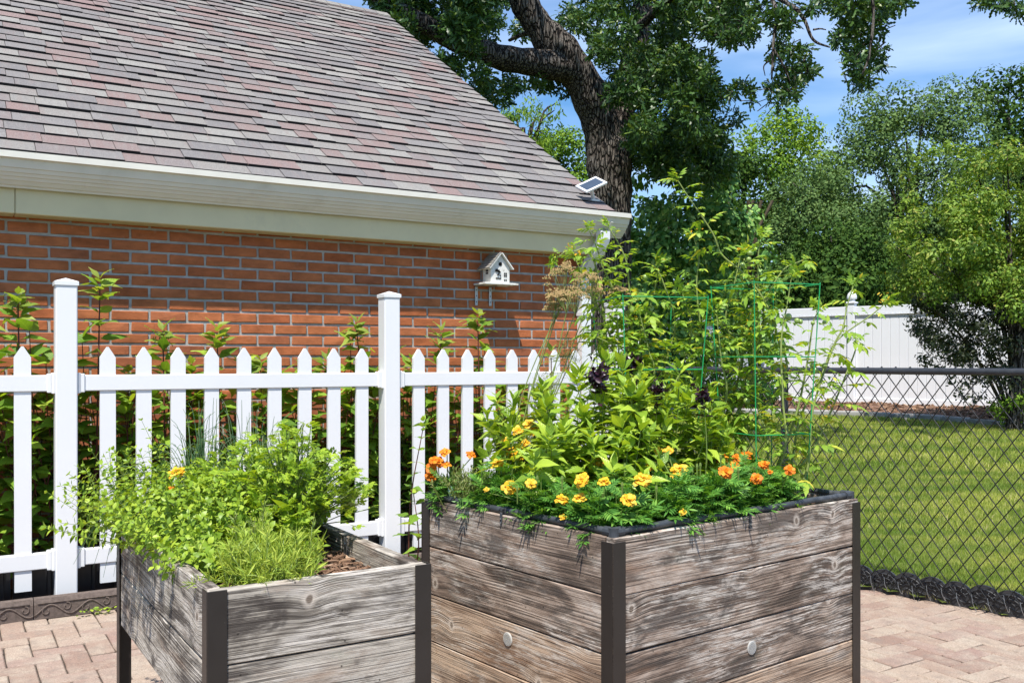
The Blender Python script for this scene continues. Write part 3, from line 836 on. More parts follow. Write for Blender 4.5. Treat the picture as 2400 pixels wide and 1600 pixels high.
# ---------------------------------------------------------------- the brick house
CORNER_U, WALL_V, TOP_Z = 4.2, 5.83, 2.06
def house():
    r = np.random.default_rng(31)
    root = thing('brick_house', H(1.5, WALL_V, 0), 'red brick garage with grey and red shingled gable roof and white gutter', 'house')
    # walls: mortar body
    w = MB()
    w.box(H(0.85, WALL_V + 0.007 + 0.1, 1.02), (6.7 - 0.028, 0.2, 2.36), RH)
    side_poly = [(WALL_V + 0.02, -0.16), (13.7, -0.16), (13.7, 2.2), (9.76, 4.95), (WALL_V + 0.02, 2.2)]
    w.prism(side_poly, 0.2, np.stack([V2, U2, ZZ], 1), H(CORNER_U - 0.212, 0, 0))
    w.box(H(0.85, 13.6, 1.02), (6.7, 0.2, 2.36), RH)
    wall = w.build('wall', MAT['mortar'], root)
    # bricks
    bh, bl, pitch, lp = 0.0535, 0.199, 0.0677, 0.2127
    fulls = []
    for k in range(8):
        V, F = cbox(bl, 0.09, bh, 0.003, 0.0011, r)
        fulls.append(newmesh('brick', V, F)); fulls[-1].materials.append(MAT['brick'])
    mass = MB(); n = 0
    for k in range(32):
        z = TOP_Z - pitch * (k + 0.5) + 0.03
        if z < -0.1: break
        off = 0 if k % 2 == 0 else 0.5
        for j in range(32):
            u = CORNER_U - bl / 2 - (j + off) * lp - (0.0 if True else 0)
            if u < -2.4: break
            c = H(u, WALL_V + 0.045 + float(r.normal(0, 0.0012)), z + float(r.normal(0, 0.0008)))
            x, y = pix(c)
            tilt = float(r.normal(0, 0.003))
            R = RH @ np.array([[1, 0, -tilt], [0, 1, 0], [tilt, 0, 1]])
            if z > 1.03 and -70 < x < 1420 and n < 300:
                link('brick', fulls[int(r.integers(8))], wall, mx(R, c)); n += 1
            else:
                V, F = cbox(bl, 0.09, bh); mass.add(V, F, R, c)
        if off:
            V, F = cbox(0.097, 0.09, bh)
            mass.add(V, F, RH, H(CORNER_U - 0.0485, WALL_V + 0.045, z))
        for j in range(36):   # gable side wall
            v = WALL_V + (0.1 if off else 0.2) + (j + 0.5) * lp
            V, F = cbox(0.09, bl, bh); mass.add(V, F, RH, H(CORNER_U - 0.045, v + 0.012, z))
    mass.build('bricks_beyond', MAT['brick_mass'], wall, kind='stuff')
    # roof
    pit = rad(33.6)
    sl = V2 * math.cos(pit) + ZZ * math.sin(pit)
    nr = -V2 * math.sin(pit) + ZZ * math.cos(pit)
    sl_b = -V2 * math.cos(pit) + ZZ * math.sin(pit)
    L = 4.2 / math.cos(pit)
    e0 = np.array([0, 0, 0]) + H(0, 5.555, 2.335)
    u0, u1 = -2.6, 4.215
    d = MB()
    A = [H(u0, 5.57, 2.325), H(u1 - 0.01, 5.57, 2.325), H(u1 - 0.01, 9.76, 2.325 + 4.19 * math.tan(pit)), H(u0, 9.76, 2.325 + 4.19 * math.tan(pit)),
         H(u0, 13.95, 2.325), H(u1 - 0.01, 13.95, 2.325)]
    B = [a - ZZ * 0.03 for a in A]
    d.add(A + B, [(0, 1, 2, 3), (3, 2, 5, 4), (6, 9, 8, 7), (9, 10, 11, 8), (0, 6, 7, 1), (1, 7, 8, 2), (2, 8, 11, 5), (4, 5, 11, 10), (0, 3, 9, 6), (3, 4, 10, 9)])
    roof = d.build('roof', M_plain('roof_deck', (0.09, 0.085, 0.085), 0.95, 0.1), root)
    R = np.stack([U2, sl, nr], 1)
    ex = 0.1435
    Vs, Fs = cbox(1.0, ex + 0.012, 0.0175)
    Vs = Vs.copy()
    up = Vs[:, 1] > 0
    Vs[up, 2] -= 0.0125
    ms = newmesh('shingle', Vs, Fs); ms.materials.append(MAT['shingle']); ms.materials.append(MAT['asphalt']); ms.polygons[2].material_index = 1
    mass = MB(); n = 0
    rows = int(L / ex)
    for k in range(rows + 1):
        u = u1 - float(r.uniform(0, 0.0))
        y0 = k * ex
        if y0 > L - 0.03: break
        while u > u0:
            wdt = float(r.choice([0.13, 0.17, 0.2, 0.24, 0.28, 0.33], p=[.12, .2, .22, .2, .16, .1]))
            if u == u1: wdt *= float(r.uniform(0.4, 1.0))
            lift = float(r.choice([0.0, 0.005])) + float(r.uniform(0, 0.001))
            drop = float(r.uniform(-0.003, 0.003))
            c = e0 + U2 * (u - wdt / 2) + sl * (y0 + ex / 2 + 0.004 + drop) + nr * (0.012 + lift)
            x, y = pix(c)
            s = (wdt - 0.0035, 1, 1)
            if k < 15 and n < 300 and -60 < x and u > -0.3:
                link('shingle', ms, roof, mx(R, c, s)); n += 1
            else:
                mass.add(Vs * s, Fs, R, c)
            u -= wdt
    # back slope, only the strip by the ridge
    Rb = np.stack([-U2, sl_b, V2 * math.sin(pit) + ZZ * math.cos(pit)], 1)
    # ridge caps
    for j in range(int((u1 - u0) / ex)):
        for (RR, sg) in ((R, 1), (Rb, -1)):
            c = H(u1 - (j + 0.5) * ex, 9.76 - sg * 0.055, 2.335 + 4.205 * math.tan(pit) - 0.055 * math.tan(pit)) + RR[:, 2] * 0.02
            mass.box(c, (ex + 0.01, 0.13, 0.006), RR)
    so = mass.build('shingles_beyond', MAT['shingle_mass'], roof, kind='stuff')
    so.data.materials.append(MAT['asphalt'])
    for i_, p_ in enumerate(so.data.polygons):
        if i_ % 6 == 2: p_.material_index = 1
    # rake board under the gable edge
    rk = MB()
    rk.box(H(u1 - 0.025, 5.57 + 2.095, 2.335 + 2.095 * math.tan(pit) - 0.12), (0.02, L - 0.02, 0.12), R)
    rk.build('rake_board', MAT['alu'], roof)
    # gutter
    g = MB()
    prof = [(5.675, 2.335), (5.675, 2.172), (5.655, 2.172), (5.650, 2.182), (5.640, 2.185), (5.622, 2.205), (5.616, 2.206), (5.605, 2.222), (5.598, 2.224), (5.588, 2.240), (5.581, 2.242), (5.571, 2.262), (5.564, 2.264), (5.556, 2.285), (5.550, 2.306), (5.528, 2.310), (5.528, 2.343), (5.540, 2.345), (5.543, 2.337)]
    g.prism(prof, 4.36 + 2.6, np.stack([V2, U2, ZZ], 1), H(-2.6, 0, 0))
    gut = g.build('gutter', MAT['alu'], root)
    f = MB(); f.box(H(2.275, 5.77, 2.111), (3.93, 0.16, 0.143), RH, 0.004); f.build('fascia_board', MAT['soffit'], root)
    f = MB(); f.box(H(-1.1425, 5.772, 2.111), (2.9, 0.16, 0.143), RH, 0.004); f.build('fascia_board', MAT['soffit'], root)
    # downspout, ribbed rectangular pipe with an elbow
    dsp = MB()
    pts = [(4.15, 5.60, 2.205), (4.15, 5.60, 2.15), (4.145, 5.615, 2.105), (4.12, 5.75, 1.96), (4.11, 5.785, 1.91), (4.11, 5.785, 1.0), (4.11, 5.785, 0.12)]
    prev = None; V = []; F = []
    ring = [(-.042, -.03), (-.03, -.034), (-.024, -.029), (-.014, -.034), (-.008, -.029), (.002, -.034), (.008, -.029), (.018, -.034), (.024, -.029), (.034, -.034), (.042, -.03), (.042, .03), (-.042, .03)]
    for i, (u, v, z) in enumerate(pts):
        a = np.array(pts[min(i + 1, len(pts) - 1)]) - np.array(pts[max(i - 1, 0)])
        ddv = np.array([0, a[1], a[2]]); ddv /= np.linalg.norm(ddv)
        nv = np.array([0, -ddv[2], ddv[1]])       # forward normal in v,z
        for (x_, y_) in ring:
            q = np.array([u, v, z]) + np.array([x_, 0, 0]) + nv * (-y_) * -1 * -1 * (-1 if nv[1] > 0 else 1) * -1
            V.append(H(*q))
    m = len(ring)
    for i in range(len(pts) - 1):
        for j in range(m):
            F.append((i * m + j, i * m + (j + 1) % m, (i + 1) * m + (j + 1) % m, (i + 1) * m + j))
    dsp.add(V, F)
    ds = dsp.build('downspout', MAT['vinyl'], root)
    st = MB()
    for z in (1.6, 0.6):
        st = MB(); st.box(H(4.11, 5.782, z), (0.094, 0.075, 0.025), RH); st.build('strap', MAT['vinyl'], ds)
    return root
house()

# solar panel lamp on the roof corner
def solar():
    base = P(1392, 462, 7.02)
    root = thing('solar_panel', base, 'small tilted solar panel in a white frame on the roof corner', 'solar panel')
    c = P(1386, 433, 6.93)
    a = unit(np.array([0.153, 0.077, 0.083])); b = np.array([0.073, -0.084, -0.057]); b = unit(b - a * np.dot(a, b)); n = np.cross(b, a)
    if n[2] < 0: n = -n
    R = np.stack([a, b, n], 1)
    m = MB(); hw, hh, t = 0.099, 0.067, 0.009
    for s in (-1, 1):
        m.box(c + b * s * (hh - t), (2 * hw, 2 * t, 0.014), R, 0.002)
        m.box(c + a * s * (hw - t), (2 * t, 2 * hh - 4 * t, 0.014), R, 0.002)
    m.box(c - n * 0.006, (2 * hw - 0.004, 2 * hh - 0.004, 0.006), R)
    m.build('frame', MAT['vinyl'], root)
    m = MB(); m.box(c + n * 0.001, (2 * hw - 4 * t, 2 * hh - 4 * t, 0.006), R); m.build('cell', MAT['cell'], root)
    m = MB(); m.tube([c - n * 0.01, c - n * 0.05 - ZZ * 0.01, base + ZZ * 0.0 - ZZ * 0.03], 0.014, 8); m.box(base - ZZ * 0.03, (0.07, 0.05, 0.02), RH)
    m.build('bracket', MAT['vinyl'], root)
solar()

# birdhouse on its shelf
def birdhouse():
    uc, zb = 3.30, 1.795
    sh = thing('shelf', H(uc, 5.83, zb - 0.02), 'little white shelf on two metal straps fixed to the brick wall', 'shelf')
    m = MB(); m.box(H(uc + 0.015, 5.735, zb - 0.008), (0.27, 0.17, 0.014), RH, 0.002); m.build('board', MAT['painted'], sh)
    for du in (-0.095, 0.018):
        m = MB(); m.box(H(uc + du, 5.824, zb - 0.085), (0.021, 0.006, 0.14), RH, 0.001)
        m.box(H(uc + du, 5.77, zb - 0.019), (0.021, 0.11, 0.005), RH)
        br = m.build('bracket', MAT['chrome'], sh)
        h = MB()
        for k in range(3): h.box(H(uc + du, 5.8203, zb - 0.045 - 0.042 * k), (0.006, 0.002, 0.008), RH, 0.0009)
        h.build('screw_hole', MAT['dark'], br)
    root = thing('birdhouse', H(uc + 0.01, 5.73, zb), 'white painted wooden birdhouse with slatted pitched roof standing on the wall shelf', 'birdhouse')
    w, dpt, eh, rh = 0.15, 0.115, 0.108, 0.198
    x0, v0 = uc + 0.012, 5.672
    Rp = np.stack([U2, V2, ZZ], 1)
    m = MB(); m.prism([(-w / 2, 0), (w / 2, 0), (w / 2, eh), (0, rh), (-w / 2, eh)], dpt, Rp, H(x0, v0, zb))
    body = m.build('body', MAT['painted'], root)
    ang = math.atan2(rh - eh, w / 2)
    for s in (-1, 1):
        sd = U2 * s * math.cos(ang) - ZZ * math.sin(ang)
        nn = U2 * s * math.sin(ang) + ZZ * math.cos(ang)
        R = np.stack([V2, sd, nn], 1)
        Ls = 0.145
        top = H(x0, v0 + dpt / 2, zb + rh + 0.006)
        m = MB(); m.box(top + sd * Ls / 2 + nn * 0.004, (dpt + 0.05, Ls, 0.007), R); rf = m.build('roof', MAT['painted'], root)
        if s == -1:
            for k in range(6):
                q = MB(); q.box(top + sd * (0.013 + k * 0.0245) + nn * (0.0115 + 0.001 * (k % 2)), (dpt + 0.052, 0.0275, 0.0075), R @ np.array([[1, 0, 0], [0, 0.985, -0.17], [0, 0.17, 0.985]]))
                q.build('slat', MAT['greywood'], rf)
    m = MB()
    yv = v0 - 0.002
    m.tube([H(x0, yv - 0.0008, zb + 0.13), H(x0, yv + 0.003, zb + 0.13)], 0.0135, 14)
    m.build('entrance_hole', MAT['dark'], root)
    m = MB()
    for (gx_, gz_) in ((0.035, 0.065), (0.048, 0.065)):
        for k in range(2):
            m.box(H(x0 + gx_, yv, zb + gz_ - 0.016 * k), (0.009, 0.003, 0.012), RH)
    for (gx_, gz_) in ((0.035, 0.025), (0.048, 0.025)):
        m.box(H(x0 + gx_, yv, zb + gz_ - 0.006), (0.009, 0.003, 0.009), RH)
    m.box(H(x0 - 0.015, yv, zb + 0.03), (0.042, 0.003, 0.008), RH)
    for k in range(2):
        for q in range(2):
            m.box(H(x0 - w / 2 - 0.001, v0 + 0.045 + 0.018 * q, zb + 0.085 - 0.018 * k), (0.003, 0.012, 0.013), RH)
    m.build('painted_window', MAT['dark'], root)
    m = MB()
    for (px_, pz_, s_) in ((-0.03, 0.088, 0.013), (-0.018, 0.082, 0.015), (-0.008, 0.074, 0.011), (-0.036, 0.08, 0.008), (-0.012, 0.062, 0.006), (-0.02, 0.055, 0.008), (0.0, 0.05, 0.006)):
        m.box(H(x0 + px_, v0 - 0.004, zb + pz_), (s_ * 1.5, 0.006, s_), RH, 0.001)
    m.build('bird_ornament', MAT['dark'], root)
birdhouse()
# ---------------------------------------------------------------- white picket fence
FV = 5.28
POSTS = [-1.275, 0.515, 2.306, 4.015]
def picket_fence():
    r = np.random.default_rng(41)
    root = thing('picket_fence', H(1.4, FV, 0), 'white vinyl picket fence with pointed pickets in front of the brick wall', 'fence')
    # picket
    wd, th, zt, zb = 0.0765, 0.022, 1.322, 0.098
    m = MB(); m.prism([(-wd / 2 + .0, zb), (wd / 2, zb), (wd / 2, zt - 0.055), (0.004, zt), (-0.004, zt), (-wd / 2, zt - 0.055)], th, None, (0, -th / 2, 0))
    pm = newmesh('picket', np.concatenate(m.V), m.F); pm.materials.append(MAT['vinyl'])
    m = MB(); V, F = cbox(0.1016, 0.1016, 1.80, 0.005); m.add(V, F, None, (0, 0, 0.735)); 
    post_m = newmesh('post', np.concatenate(m.V), m.F); post_m.materials.append(MAT['vinyl'])
    m = MB(); h = 0.056
    m.add([(-h, -h, 1.632), (h, -h, 1.632), (h, h, 1.632), (-h, h, 1.632), (-h, -h, 1.652), (h, -h, 1.652), (h, h, 1.652), (-h, h, 1.652), (0, 0, 1.672)],
          [(0, 3, 2, 1), (0, 1, 5, 4), (1, 2, 6, 5), (2, 3, 7, 6), (3, 0, 4, 7), (4, 5, 8), (5, 6, 8), (6, 7, 8), (7, 4, 8)])
    cap_m = newmesh('post_cap', np.concatenate(m.V), m.F); cap_m.materials.append(MAT['vinyl'])
    bracket = MB()
    bracket.box((0.008, 0, 0), (0.016, 0.062, 0.105), b=0.003); bracket.box((0.026, 0, 0), (0.020, 0.054, 0.096), b=0.003)
    br_m = newmesh('rail_bracket', np.concatenate(bracket.V), bracket.F); br_m.materials.append(MAT['vinyl'])
    for pu in POSTS:
        lean = r.normal(0, 0.002, 2)
        R = RH @ np.array([[1, 0, lean[0]], [0, 1, lean[1]], [-lean[0], -lean[1], 1]])
        p = link('post', post_m, root, mx(R, H(pu, FV, 0)))
        link('post_cap', cap_m, p, mx(R, H(pu, FV, 0)))
    RAILS = (1.136, 0.243)
    for i in range(3):
        a, b = POSTS[i] + 0.051, POSTS[i + 1] - 0.051
        for z in RAILS:
            m = MB(); m.box(H((a + b) / 2, FV, z), (b - a - 0.004, 0.038, 0.082), RH, 0.004); m.build('rail', MAT['vinyl'], root)
            link('rail_bracket', br_m, root, mx(RH, H(a, FV, z)))
            link('rail_bracket', br_m, root, mx(RH, H(b, FV, z), (-1, 1, 1)))
        for k in range(9):
            u = (0.715 - 0.515 + POSTS[i]) + 0.1758 * k if i < 2 and i != 2 else POSTS[i] + 0.192 + 0.1684 * k
            if i == 0: u = 0.322 - 0.176 * k
            if i == 0 and u < POSTS[0] + 0.1: break
            tl = float(r.normal(0, 0.0022))
            R = RH @ np.array([[1, 0, tl], [0, 1, 0], [-tl, 0, 1]])
            link('picket', pm, root, mx(R, H(u, FV, 0)))
picket_fence()

def skirt_panels():
    root = thing('black_panel', H(1.3, 5.36, 0), 'low black ribbed panel running along the ground behind the picket fence', 'panel')
    for k in range(7):
        u0 = -1.2 + k * 0.74
        m = MB(); m.box(H(u0 + 0.365, 5.36, 0.10), (0.73, 0.012, 0.34), RH)
        for j in range(7):
            m.box(H(u0 + 0.06 + j * 0.105, 5.349, 0.10), (0.022, 0.012, 0.338), RH, 0.004)
        m.build('ribbed_sheet', MAT['panel'], root)
    # strip of soil behind the brown edging
    s = MB(); s.box(H(1.0, 5.45, -0.03), (8, 0.74, 0.06), RH); o = s.build('flower_bed', MAT['soil'], None, kind='structure')
skirt_panels()

# brown scroll edging
def scroll_edging():
    Lp = 0.178
    face = np.array([0, -1, 0])
    def piece():
        m = MB()
        n = 4
        prof = [(0.0, 0.0), (0.0, 0.072), (0.012, 0.098), (0.045, 0.101), (0.075, 0.06), (0.08, 0)]
        V = [(0, a, z) for a, z in prof] + [(n * Lp, a, z) for a, z in prof]
        k = len(prof)
        m.add(V, [tuple(range(k))[::-1], tuple(range(k, 2 * k))] + [(i, (i + 1) % k, (i + 1) % k + k, i + k) for i in range(k)])
        body = newmesh('edging_body', np.concatenate(m.V), m.F); body.materials.append(MAT['edging'])
        s = MB()
        for j in range(n):
            x0 = j * Lp
            t = np.linspace(0, 1, 15)
            s.tube(np.stack([x0 + Lp * t, np.full(15, -0.001), 0.041 - 0.026 * np.cos(2 * np.pi * t + 0.6)], -1), 0.0042, 5)
            for (cx, cz, sg) in ((0.30, 0.036, 1), (0.80, 0.05, -1)):
                th = np.linspace(0, 1.75 * np.pi, 14)
                rr = np.linspace(0.021, 0.008, 14)
                s.tube(np.stack([x0 + Lp * cx + rr * np.cos(th * sg + 1.6) , np.full(14, -0.001), cz + rr * np.sin(th * sg + 1.6)], -1), np.linspace(0.0042, 0.003, 14), 5)
        s.box((n * Lp / 2, -0.001, 0.077), (n * Lp - 0.03, 0.006, 0.005))
        rel = newmesh('scroll_relief', np.concatenate(s.V), s.F, True); rel.materials.append(MAT['edging'])
        return body, rel
    body, rel = piece()
    L = 4 * Lp + 0.004
    labs = ['brown scroll patterned edging strip at the left border of the photo', 'brown scroll patterned edging strip below the left fence post, beside the planter leg',
            'brown scroll patterned edging strip mostly hidden behind the left planter', 'brown scroll edging strip hidden between the two planters']
    for i, u in enumerate((-0.36, 0.356, 1.072, 1.788)):
        root = thing('garden_edging', H(u, 5.065, 0), labs[i], 'garden edging', 'brown scroll edging strips along the fence')
        b = link('body', body, root, mx(RH, H(u, 5.065, 0)))
        link('scroll_relief', rel, b, mx(RH, H(u, 5.065, 0)))
    # little weed at its foot
    w = Leaves(); r = np.random.default_rng(4)
    c = P(222, 1437, 4.62); c[2] = 0.0
    for k in range(34):
        a = r.uniform(0, 6.28)
        w.add(c + U2 * r.uniform(-0.07, 0.11) + V2 * r.uniform(-0.02, 0.02) + ZZ * r.uniform(0, 0.03), [math.cos(a), math.sin(a), 0.5], ZZ + r.normal(0, .3, 3), r.uniform(0.015, 0.03))
    o = w.bake('weed', [leafT(0.6)], MAT['lf_basil'], None, kind=None)
    tag(o, 'tiny bright green weed at the foot of the scroll edging', 'weed')
scroll_edging()

# ---------------------------------------------------------------- black chain link fence
def cl(t, z=0.0, off=0.0):
    return CL0 + CLD * t + CLN * off + ZZ * z
def chain_link():
    root = thing('chain_link_fence', cl(0), 'black chain link fence with round top rail in front of the lawn', 'fence')
    w, hz = 0.0385, 0.0523
    t0, t1 = -3.2, 1.72
    nw = int((t1 - t0) / w)
    m = MB()
    lv = 24
    for k in range(nw):
        pts = []
        for i in range(lv):
            par = (i + k) % 2
            pts.append(cl(t0 + (k + par) * w + (0.0012 if par else -0.0012), 0.015 + i * hz, (0.0026 if par else -0.0026)))
        q = []
        for i in range(len(pts) - 1):     # wires bow a little between the knuckles
            q.append(pts[i]); 
            q.append(pts[i] * 0.82 + pts[i + 1] * 0.18 + CLN * 0.001)
            q.append(pts[i] * 0.18 + pts[i + 1] * 0.82 - CLN * 0.001)
        q.append(pts[-1])
        m.tube(np.array(q), 0.0029, 5, cap=False)
    m.build('wire_mesh', MAT['wire'], root, smooth=True, kind='stuff')
    m = MB(); m.tube([cl(t0, 1.195, -0.012), cl(0.08, 1.195, -0.012)], 0.0185, 14); m.build('top_rail', MAT['black_metal'], root, smooth=False)
    m = MB(); m.tube([cl(0.085, 1.195, -0.012), cl(t1, 1.195, -0.012)], 0.0178, 14); m.build('top_rail', MAT['black_metal'], root)
    for t in (-2.6, -1.0, 0.52, 1.66):
        m = MB(); m.tube([cl(t, -0.1, 0.03), cl(t, 1.21, 0.03)], 0.022, 12); p = m.build('post', MAT['black_metal'], root)
        m = MB(); m.box(cl(t, 1.195, 0.01), (0.05, 0.06, 0.05), np.stack([CLD, CLN, ZZ], 1), 0.008); m.build('rail_clamp', MAT['black_metal'], p)
    # loose tie wires along the edging
    m = MB(); r = np.random.default_rng(17)
    for k in range(30):
        t = -1.3 + k * 0.075
        a = cl(t, 0.09 + r.uniform(-0.02, 0.02), -0.012); b = a + CLD * -0.03 - ZZ * r.uniform(0.05, 0.08) - CLN * 0.02
        m.tube(smooth_path([a, (a + b) / 2 - CLN * 0.012, b, b + CLD * r.uniform(-.02, .02) + ZZ * 0.02], 4), 0.0012, 4)
    m.build('tie_wire', MAT['chrome'], root, kind='stuff')
chain_link()

def scallop_edging():
    r0 = 0.078
    Rm = np.stack([-CLD, CLN, ZZ], 1)
    m = MB()
    arc = [(math.cos(a) * r0, 0.06 + math.sin(a) * r0 * 0.85) for a in np.linspace(0.35, math.pi - 0.35, 11)]
    poly = [(r0 * 0.96, -0.03)] + arc + [(-r0 * 0.96, -0.03)]
    m.prism(poly, 0.012, None, (0, 0, 0))
    body = newmesh('edging_body', np.concatenate(m.V), m.F); body.materials.append(MAT['plastic'])
    s = MB()
    for (rr, th) in ((r0 * 0.97, 0.0042), (r0 * 0.62, 0.0028), (r0 * 0.3, 0.0024)):
        a = np.linspace(0.2, math.pi - 0.2, 16)
        s.tube(np.stack([np.cos(a) * rr, np.full(16, -0.003), 0.046 + np.sin(a) * rr * 0.76], -1), th, 5)
    for a in (0.5, 1.05, 1.571, 2.1, 2.64):
        s.tube([(math.cos(a) * r0 * 0.3, -0.002, 0.046 + math.sin(a) * r0 * 0.23), (math.cos(a + 0.12) * r0 * 0.9, -0.003, 0.046 + math.sin(a + 0.12) * r0 * 0.7)], 0.0032, 5)
    for sg in (-1, 1):
        s.tube(smooth_path([(0, -0.002, 0.045), (sg * 0.03, -0.003, 0.03), (sg * 0.07, -0.003, 0.035)], 4), 0.003, 5)
    rel = newmesh('petal_relief', np.concatenate(s.V), s.F, True); rel.materials.append(MAT['plastic'])
    root = thing('scalloped_edging', cl(0, 0, 0.03), 'black scalloped plastic edging at the foot of the chain link fence', 'garden edging')
    k = 0
    t = -3.15
    r = np.random.default_rng(2)
    while t < 1.6:
        M_ = mx(Rm, cl(t, 0.002 + float(r.normal(0, .002)), 0.03 + float(r.normal(0, .004))))
        b = link('scallop', body, root, M_)
        link('petal_relief', rel, b, M_)
        t += 0.128
scallop_edging()

# ---------------------------------------------------------------- white privacy fence
def privacy():
    root = thing('privacy_fence', WF0 + ZZ * 0.4, 'tall white vinyl privacy fence beyond the lawn', 'fence')
    z0, z1 = 0.36, 2.25
    def run(P0, D, L, posts, first):
        R = np.stack([D, np.cross(ZZ, D), ZZ], 1)
        for t in posts:
            m = MB(); m.box(P0 + D * t + ZZ * (1.28), (0.135, 0.135, 2.06), R, 0.008); p = m.build('post', MAT['vinyl_far'], root)
            m = MB()
            m.box(P0 + D * t + ZZ * 2.32, (0.17, 0.17, 0.035), R, 0.01)
            m.lathe([(0.0, 0.0), (0.07, 0.0), (0.055, 0.03), (0.06, 0.05), (0.085, 0.055), (0.09, 0.08), (0.085, 0.12), (0.065, 0.165), (0.03, 0.20), (0.012, 0.215), (0.0, 0.22)], 16, P0 + D * t + ZZ * 2.335)
            m.build('finial', MAT['vinyl_far'], p, smooth=False)
        for i in range(len(posts) - 1):
            a, b = posts[i] + 0.069, posts[i + 1] - 0.069
            m = MB(); m.box(P0 + D * (a + b) / 2 + ZZ * (z1 - 0.07), (b - a, 0.055, 0.14), R, 0.006)
            m.box(P0 + D * (a + b) / 2 + ZZ * (z1 - 0.155), (b - a, 0.085, 0.018), R, 0.004); m.build('top_rail', MAT['vinyl_far'], root)
            m = MB(); m.box(P0 + D * (a + b) / 2 + ZZ * (z0 + 0.12), (b - a, 0.055, 0.17), R, 0.006); m.build('bottom_rail', MAT['vinyl_far'], root)
            n = max(1, int(round((b - a) / 0.152))); w = (b - a) / n
            V, F = cbox(w - 0.004, 0.024, z1 - z0 - 0.3, 0.006)
            bm_ = newmesh('board', V, F); bm_.materials.append(MAT['vinyl_far'])
            for k in range(n):
                link('board', bm_, root, mx(R, P0 + D * (a + w * (k + 0.5)) + ZZ * ((z0 + z1) / 2 + 0.03)))
    run(WF0, WFD, 8, [-0.34, 1.65, 3.83, 6.0], True)
    c = WF0 + WFD * -0.34
    run(c, unit(np.array([-0.27, 0.96, 0.0])), 4, [0.0, 2.2, 4.4], False)
privacy()

